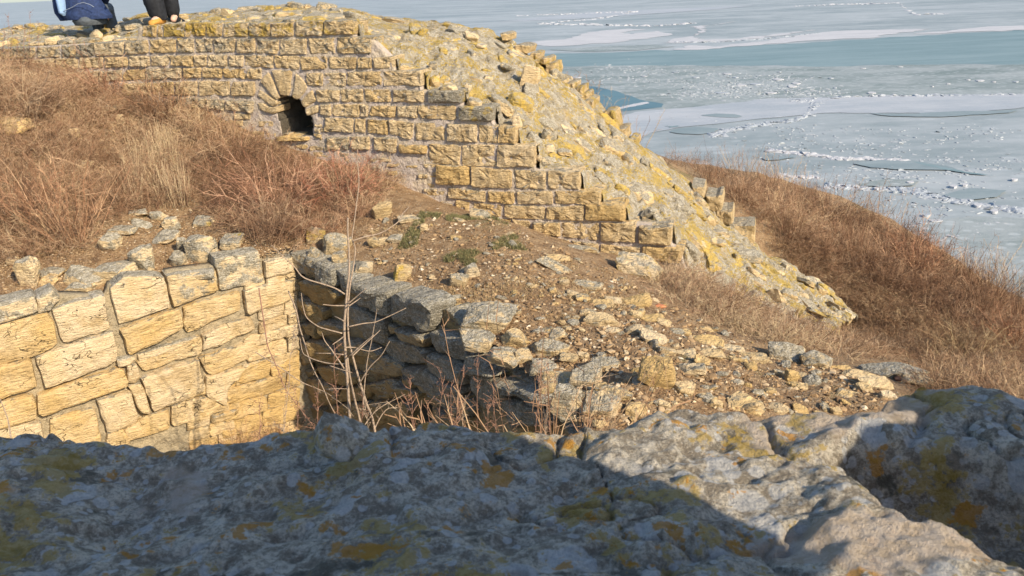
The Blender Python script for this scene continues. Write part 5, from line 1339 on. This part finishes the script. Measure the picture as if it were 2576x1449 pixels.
gravel('gravel', [(0,250),(260,230),(480,300),(600,400),(300,400),(0,420)], 2500, .005, .02, 5, 'scattered pebbles on the bank at the left', sg.m)

# ================================================================== DRY VEGETATION
def stems(rs, n, h, spread, droop, width, twigs, base_r, lean=(0, 0), segs=5, twl=.3, wig=.06):
    """ribbons for n stems and their twigs: returns verts, quads, tint"""
    a = rs.uniform(0, 2 * np.pi, n); r0 = base_r * np.sqrt(rs.uniform(0, 1, n))
    base = np.stack([np.cos(a) * r0, np.sin(a) * r0, np.zeros(n) - .03], 1)
    out = a + rs.normal(scale=.5, size=n); sp = spread * rs.uniform(.1, 1.2, n)
    d = np.stack([np.cos(out) * sp + lean[0], np.sin(out) * sp + lean[1], np.ones(n)], 1); d /= np.linalg.norm(d, axis=1, keepdims=True)
    L = h * rs.uniform(.45, 1.1, n); t = np.linspace(0, 1, segs + 1)
    pts = base[:, None] + d[:, None] * (L[:, None] * t)[..., None]
    pts[..., 2] -= (droop * L)[:, None] * (t ** 2) * rs.uniform(.2, 1, n)[:, None]
    w = rs.normal(scale=1, size=(n, segs + 1, 3)).cumsum(1) * (wig * L / segs)[:, None, None]; w[:, 0] = 0
    pts = pts + w
    def ribbon(p, wd):
        m, s1, _ = p.shape; tg = np.gradient(p, axis=1); rnd = rs.normal(size=(m, 1, 3))
        sd = np.cross(tg, rnd); sd /= np.linalg.norm(sd, axis=-1, keepdims=True) + 1e-9
        ww = wd[:, None, None] * np.linspace(1, .35, s1)[None, :, None] / 2
        v = np.stack([p - sd * ww, p + sd * ww], 2).reshape(m, s1 * 2, 3)
        k = np.arange(s1 - 1) * 2; q = np.stack([k, k + 1, k + 3, k + 2], -1)
        return v.reshape(-1, 3), (q[None] + (np.arange(m) * s1 * 2)[:, None, None]).reshape(-1, 4)
    tint = rs.uniform(0, 1, n) ** .9
    V, Q = ribbon(pts, np.full(n, width) * rs.uniform(.6, 1.3, n)); T = np.repeat(tint, (segs + 1) * 2)
    # twigs
    m = n * twigs; i = rs.randint(0, n, m); s = rs.uniform(.2, .98, m) * segs; k = np.minimum(s.astype(int), segs - 1); fr_ = (s - k)[:, None]
    p0 = pts[i, k] * (1 - fr_) + pts[i, k + 1] * fr_; dd = pts[i, k + 1] - pts[i, k]; dd /= np.linalg.norm(dd, axis=1, keepdims=True)
    dd = dd + rs.normal(scale=.75, size=(m, 3)); dd /= np.linalg.norm(dd, axis=1, keepdims=True)
    ll = (L[i] * twl * rs.uniform(.3, 1, m))[:, None]
    p1 = p0 + dd * ll * .5; p2 = p1 + (dd + rs.normal(scale=.5, size=(m, 3))) * ll * .5
    V2, Q2 = ribbon(np.stack([p0, p1, p2], 1), np.full(m, width * .6))
    return np.vstack([V, V2]), np.vstack([Q, Q2 + len(V)]), np.concatenate([T, np.repeat(np.clip(tint[i] + rs.normal(scale=.12, size=m), 0, 1), 6)])
rv = np.random.RandomState(21)
TUFT = [stems(rv, 24, .25, 1.0, .35, .0034, 10, .10, twl=.38, wig=.13) for _ in range(5)]         # bushy twigs
TUFT += [stems(rv, 60, .36, .28, .25, .0035, 1, .06, wig=.04) for _ in range(3)]   # straw grass
TUFT_S = len(TUFT)
TUFT += [stems(rv, 24, .25, 1.7, .60, .0034, 10, .13, twl=.4, wig=.14) for _ in range(4)]        # sprawling mats
TUFT += [stems(rv, 5, .42, .45, .2, .0030, 9, .15, twl=.16, wig=.05) for _ in range(3)]
def mass(name, poly, n, scale, seed, label, kinds, tshift=0., rng_t=.0, wide=1., lean=0, pnoise=.9, off=(0, 0), color=(1, 1, 1)):
    r = np.random.RandomState(seed); px = sample_px(n, poly, r); p = on_ground(*px.T); V = []; Q = []; T = []; o_ = 0
    pn = fbm(p * pnoise, 3, seed)
    for k in range(n):
        v, q, t = TUFT[r.choice(kinds)]
        a = r.uniform(0, 6.3); s = scale * r.uniform(.65, 1.3) * (1 + .35 * pn[k]); c_, s_ = math.cos(a), math.sin(a)
        m = np.array([[c_, s_, 0], [-s_, c_, 0], [0, 0, 1]]) * s
        vv = v @ m; vv[:, 0] -= lean * vv[:, 2]
        V.append(vv + p[k]); Q.append(q + o_); o_ += len(v); T.append(np.clip(t * .75 + .10 + tshift + pn[k] * .65 + r.normal() * .05, 0, 1))
    o = link(name, new_mesh(name, np.vstack(V), quads=np.vstack(Q), mat=M_TWIG, attrs={'tint': np.concatenate(T)})); tag(o, label, kind='stuff'); o.color = (*color, 1); return o
left_area = [(-60,150),(120,150),(300,175),(470,205),(500,280),(560,330),(650,370),(790,415),(950,455),(990,430),(985,470),(930,520),(890,560),(760,590),(640,575),(560,555),(520,520),(400,520),(300,540),(230,600),(130,640),(-60,640)]
mass('dry_brush', left_area, 620, 1.12, 1, 'tangled red brown dry brush covering the bank at the left', [0, 1, 2, 3, 4, 8, 9, 10, 11], 0, color=(.86, .74, .70))
mass('dry_brush', [(560,400),(700,395),(900,450),(960,480),(880,580),(740,600),(620,570),(540,500)], 150, 1.0, 2, 'dense reddish brush in front of the back wall', [0, 1, 2, 8, 9, 10], -.10, color=(1.05, .76, .74))
mass('dry_brush', [(-60,560),(200,560),(260,620),(420,640),(520,680),(380,680),(200,690),(60,740),(-60,740)], 60, .55, 3, 'thin grey twigs lying on the wall top at the left', [8, 9, 10, 11], -.1)
mass('dry_grass', [(310,380),(440,370),(460,520),(330,530)], 26, 1.0, 4, 'upright straw coloured grass in the middle of the left bank', [5, 6, 7], .3)
right_far = [(1640,405),(1740,412),(1860,440),(2000,470),(2100,508),(2200,555),(2300,615),(2400,675),(2470,722),(2640,790),(2640,900),(2400,830),(2200,720),(2020,640),(1900,540),(1820,480),(1740,440)]
mass('dry_grass', right_far, 520, 1.35, 5, 'rust brown dry brush along the crest of the lakeside bluff', [0, 1, 2, 3, 4, 5, 8, 9], -.06, lean=.1, color=(.88, .74, .69))
right_near = [(1930,600),(2060,650),(2200,730),(2400,835),(2640,910),(2640,1130),(2480,1060),(2330,975),(2300,910),(2180,850),(2100,770),(2000,690)]
mass('dry_grass', right_near, 560, .95, 6, 'brown dry grass on the slope right of the ruined wall', [0, 1, 2, 8, 9, 10, 11], -.06, color=(.84, .76, .68))
mass('dry_brush', [(1640,700),(1700,680),(1760,715),(1850,770),(1990,810),(2130,850),(2250,880),(2330,905),(2130,900),(1940,868),(1820,822),(1700,770)], 230, .95, 7, 'low dry twigs in the hollow between mound and wall', [0, 1, 8, 9, 10], -.02)
mass('dry_grass', [(1300,250),(1640,395),(1740,412),(1860,440),(2100,508),(2300,615),(2470,722),(2640,790),(2640,775),(2450,706),(2300,603),(2100,497),(1860,428),(1640,392),(1300,240)], 170, 1.9, 8, 'tall thin dry stalks standing on the crest of the bluff', [12, 13, 14], .05)
# moss and small green grass
M_MOSS = plain('green_grass', (.15, .14, .06), .9, 0, 30, .4)
def blades(poly, n, seed, label, h=.03, mat=M_MOSS):
    r = np.random.RandomState(seed); p = on_ground(*sample_px(n, poly, r).T); pn = fbm(p * 3.2, 3, 91); p = p[pn > .02]; n = len(p)
    a = r.uniform(0, 6.3, n); w = .0022; d = r.normal(scale=.5, size=(n, 3)); d[:, 2] = 1; hh = (h * r.uniform(.4, 1.2, n))[:, None]
    sd = np.stack([np.cos(a), np.sin(a), a * 0], 1) * w
    v = np.stack([p - sd, p + sd, p + d * hh], 1).reshape(-1, 3); f = np.arange(n * 3).reshape(-1, 3)
    tag(link('grass', new_mesh('grass', v, tris=f, mat=mat)), label, kind='stuff')
blades([(1060,540),(1230,550),(1370,610),(1330,650),(1230,680),(1080,660),(1000,620)], 34000, 2, 'short green grass and moss on the upper mound')
M_STRAW = plain('straw', (.36, .26, .13), .9, 0, 30, .4)
blades([(900,540),(1400,600),(1650,760),(1300,860),(1000,690)], 8000, 3, 'short withered grass on the rubble mound', .035, M_STRAW)

# single bushes that can be told apart
bush_mesh = []
for k, a in enumerate([dict(n=110, h=.62, spread=.6, droop=.18, width=.0045, twigs=9, base_r=.10, twl=.22, wig=.09), dict(n=110, h=.46, spread=1.1, droop=.45, width=.0045, twigs=10, base_r=.14, wig=.13), dict(n=110, h=.50, spread=.8, droop=.3, width=.0045, twigs=10, base_r=.12, wig=.12)]):
    v, q, t = stems(rv, **a); bush_mesh.append(new_mesh('bush', v, quads=q, mat=M_TWIG, attrs={'tint': np.clip(t * .8 + .05, 0, 1)}))
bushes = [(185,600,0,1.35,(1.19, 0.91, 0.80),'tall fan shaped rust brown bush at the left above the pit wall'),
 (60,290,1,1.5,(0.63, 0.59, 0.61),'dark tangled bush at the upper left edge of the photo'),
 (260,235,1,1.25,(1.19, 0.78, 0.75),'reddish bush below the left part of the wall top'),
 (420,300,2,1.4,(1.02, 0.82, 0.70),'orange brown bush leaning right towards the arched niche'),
 (590,395,1,1.2,(1.02, 0.87, 0.80),'rounded brown bush below the arched niche'),
 (700,520,1,1.5,(1.10, 0.73, 0.75),'broad purple brown bush in front of the wall centre'),
 (850,500,1,1.3,(1.35, 0.59, 0.61),'low crimson twigged bush beside the lone cream block'),
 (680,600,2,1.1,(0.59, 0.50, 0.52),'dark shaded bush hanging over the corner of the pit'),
 (40,560,2,1.3,(1.02, 0.78, 0.70),'brown bush at the left edge above the pit wall'),
 (930,430,2,.7,(1.35, 0.78, 0.52),'small orange twiggy bush against the eroded wall stretch'),
 (1800,790,1,.9,(0.84, 0.73, 0.66),'brown bush in the hollow behind the mound'),
 (1960,760,1,.9,(0.84, 0.73, 0.66),'greyish bush against the low end of the ruined wall'),
 (2300,690,2,1.7,(1.19, 0.78, 0.66),'rust red bush on the crest of the bluff'),
 (2560,880,2,1.3,(1.19, 0.78, 0.61),'rust red bush at the right edge of the slope'),
 (2100,560,1,1.7,(0.93, 0.82, 0.70),'olive brown bush on the crest beyond the wall'),
 (2480,780,0,1.2,(0.93, 0.78, 0.70),'tall thin brown bush near the right edge of the crest'),
 (2420,900,1,1.3,(0.76, 0.78, 0.57),'olive grey bush on the right slope')]
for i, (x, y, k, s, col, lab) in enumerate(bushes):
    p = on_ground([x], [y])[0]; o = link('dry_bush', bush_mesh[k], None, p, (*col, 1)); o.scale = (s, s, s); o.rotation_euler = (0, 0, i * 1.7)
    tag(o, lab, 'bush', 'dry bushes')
# bushes growing inside the pit, low at the left
for i, (x, y, t, k, s, lab) in enumerate([(600, 1118, 5.0, 1, .8, 'brown seedy bush in the pit against the sunlit wall'), (690, 1105, 5.1, 2, .7, 'brown bush in the pit close to the shaded corner'), (500, 1150, 4.6, 2, .6, 'small dry bush in the pit at the left')]):
    q_ = left_pit.sz([x], [y])[0]; o = link('dry_bush', bush_mesh[k], None, left_pit.W(q_[:1], q_[1:], .22)[0], (1.0, .75, .6, 1)); o.scale = (s, s, s); o.rotation_euler = (0, 0, i * 2.1 + .5); tag(o, lab, 'bush')

# ------------------------------------------------------------------ sapling in the pit
M_BARK = plain('pale_bark', (.29, .215, .15), .85, .002, 90, .25)
M_RED = plain('red_stalk', (.24, .13, .085), .85, .001, 90, .25)
sap = empty('sapling', tuple(P(905, 1260, 4.45))); tag(sap, 'bare pale sapling with several stems growing out of the pit', 'sapling')
def crooked(pts, t0, t1, seed, sub=4, amp=.004):
    q = np.array([P(x, y, t0 + (t1 - t0) * i / (len(pts) - 1)) for i, (x, y) in enumerate(pts)])
    t = np.linspace(0, len(q) - 1, (len(q) - 1) * sub + 1); k = np.minimum(t.astype(int), len(q) - 2); f = (t - k)[:, None]
    # Catmull-Rom through the points
    e = np.vstack([2 * q[0] - q[1], q, 2 * q[-1] - q[-2]]); p0, p1, p2, p3 = e[k], e[k + 1], e[k + 2], e[k + 3]
    r = .5 * ((2 * p1) + (-p0 + p2) * f + (2 * p0 - 5 * p1 + 4 * p2 - p3) * f ** 2 + (-p0 + 3 * p1 - 3 * p2 + p3) * f ** 3)
    return r + amp * np.stack([noise3(r * 9 + 3 * seed, seed), noise3(r * 9 + 7, seed), r[:, 0] * 0], 1)
def S2(pts): return [(644 + x / 4, 724.5 + y / 4) for x, y in pts]
for i, (pts, w0, tp) in enumerate([([(890,1260),(884,1100),(875,985),(870,900),(867,820),(872,760),(876,700),(878,640),(875,590),(874,548)], .0105, .55),
      ([(920,1270),(908,1078),(893,1010),(882,955),(874,900)], .008, .7), ([(965,1270),(942,1075),(925,1020),(905,960),(885,890),(877,850),(876,800),(880,720),(890,660),(893,625),(886,600),(892,560),(898,500),(902,450),(898,400),(899,376)], .0085, .28)]):
    tube('trunk', crooked(pts, 4.45, 4.2, i + 1), w0 * .85, M_BARK, sap, 7, tp)
brs = [S2(b) for b in [[(930,390),(1080,355),(1200,340),(1340,280),(1510,200)],[(870,455),(700,410),(620,380),(510,300),(480,200),(462,50)],[(890,765),(760,765),(650,740),(530,690),(470,640),(440,490)],[(880,670),(780,660),(600,655)],[(895,175),(780,175),(680,165)],[(880,490),(830,530),(770,570)],[(895,330),(830,300),(790,285)],[(940,180),(1000,135),(1050,100)],[(925,160),(1020,80),(1115,5)],[(970,690),(1060,600),(1190,480),(1250,425)],[(930,690),(1080,560),(1190,470)],[(1040,970),(1150,800),(1260,680),(1345,535)],[(710,1025),(800,1018),(905,1020)],[(740,780),(830,810),(970,850)],[(890,810),(760,630),(690,540),(665,450)],[(890,600),(1000,605),(1140,640),(1260,600)]]]
brs += [[(887,606),(920,595),(960,585),(1000,560),(1010,540),(1027,520)], [(868,740),(839,724),(769,700),(744,675),(726,657),(684,617)]]
for i, b in enumerate(brs):
    tube('branch', crooked(b, 4.25, 4.25 + rng.uniform(-.15, .15), i + 10, amp=.006), .0042 if i < 16 else .005, M_BARK, sap, 5, .45)
free = [([(1085,1180),(1085,1080),(1095,900),(1150,600),(1190,350),(1210,210)], 'thin upright stalk right of the sapling', .0035, M_BARK), ([(320,30),(400,230),(450,430),(520,660),(610,880),(700,1080),(800,1270),(850,1400)], 'long pale stalk slanting left of the sapling', .0045, M_BARK),
 ([(0,650),(180,760),(400,910),(600,1010),(760,1090),(900,1190),(980,1300)], 'long pale stalk crossing the pit corner from the left', .0035, M_BARK), ([(20,0),(60,260),(120,560),(160,680),(230,850),(300,1020),(420,1180),(590,1410)], 'reddish seedy stalk in front of the sunlit pit wall', .004, M_RED),
 ([(1060,1420),(1200,1240),(1380,1130),(1500,1065)], 'curved stalk low on the right of the sapling', .004, M_BARK), ([(1190,1430),(1300,1230),(1410,1200)], 'short curved stalk beside the ledge right of the sapling', .004, M_BARK)]
def side_twigs(q, n, ln, seed, V, F, r=.0016):
    rr = np.random.RandomState(seed)
    for k in range(n):
        i = rr.randint(len(q) // 5, len(q) - 1); d = q[min(i + 1, len(q) - 1)] - q[max(i - 1, 0)]; d /= np.linalg.norm(d) + 1e-9
        d = d + rr.normal(scale=.6, size=3); d /= np.linalg.norm(d); l = ln * rr.uniform(.4, 1.2)
        tube('', np.array([q[i], q[i] + d * l * .5, q[i] + (d + rr.normal(scale=.25, size=3)) * l]), r, None, None, 3, .5, join=(V, F))
        for m in range(3):
            c = q[i] + d * l * rr.uniform(.3, 1) + rr.normal(scale=.006, size=3); s_ = .004
            o = len(V); V.extend([tuple(c + s_ * np.array(x)) for x in ((1, 0, 0), (-1, .3, 0), (0, 1, .2), (0, 0, 1.6))]); F.extend([(o, o + 1, o + 3), (o + 1, o + 2, o + 3), (o + 2, o, o + 3), (o, o + 2, o + 1)])
def stalk(pts, t, lab, w, mt, seed, nt=6, ln=.05, group=None, raw=False):
    q = crooked(pts if raw else S2(pts), t, t + .05, seed, amp=.008); V = []; F = []
    tube('', q, w, None, None, 5, .35, join=(V, F)); side_twigs(q, nt, ln, seed, V, F)
    c = np.array(q[0]); o = link('dry_stalk', new_mesh('dry_stalk', np.array(V) - c, f=F, mat=mt), None, c); tag(o, lab, 'dry stalk', group)
for i, (pts, lab, w, mt) in enumerate(free): stalk(pts, 4.3 + .1 * (i % 3), lab, w, mt, 50 + i, 26 if 'seedy' in lab else 5, .05)
rw = np.random.RandomState(31)
for i in range(24):
    zone = rw.choice(4, p=[.35, .3, .2, .15])
    x = [rw.uniform(1180, 1400), rw.uniform(900, 1180), rw.uniform(640, 860), rw.uniform(1000, 1060)][zone]; top = [rw.uniform(880, 1010), rw.uniform(860, 1010), rw.uniform(800, 1000), rw.uniform(930, 1000)][zone]
    dx = rw.normal() * 18; n = 5
    pts = [(x + dx * (k / n) ** 1.5 + rw.normal() * 2.5, 1210 + (top - 1210) * k / n) for k in range(n + 1)]
    stalk(pts, rw.uniform(3.5, 4.6), 'thin dry stalk with small seed heads growing in the pit', .0022, M_RED if rw.rand() < .6 else M_BARK, 100 + i, 16, .06, 'thin dry stalks in the pit', True)
stalk([(0, 1000), (14, 1040), (22, 1070), (30, 1110), (34, 1160)][::-1], 3.6, 'pale bare twig at the left edge in front of the pit wall', .005, M_BARK, 300, 2, .03, None, True)
# grasses against the lake on the wall top at the far left
for i, (x, y0, y1) in enumerate([(22, 130, 40), (30, 128, 70), (75, 130, 25), (60, 128, 60), (98, 125, 55), (45, 130, 90), (215, 70, 30), (222, 72, 45), (240, 68, 35), (10, 130, 60)]):
    q = on_core(x, y0); t = q @ _f
    pts = [(x, y0), (x - 2, (y0 * 2 + y1) / 3), (x + 1, (y0 + 2 * y1) / 3), (x - 3 + i % 5, y1)]
    stalk(pts, t - .15, 'thin dry grass stalk on the wall top at the far left', .0022, M_RED, 400 + i, 8, .05, 'grass stalks on the wall top', True)
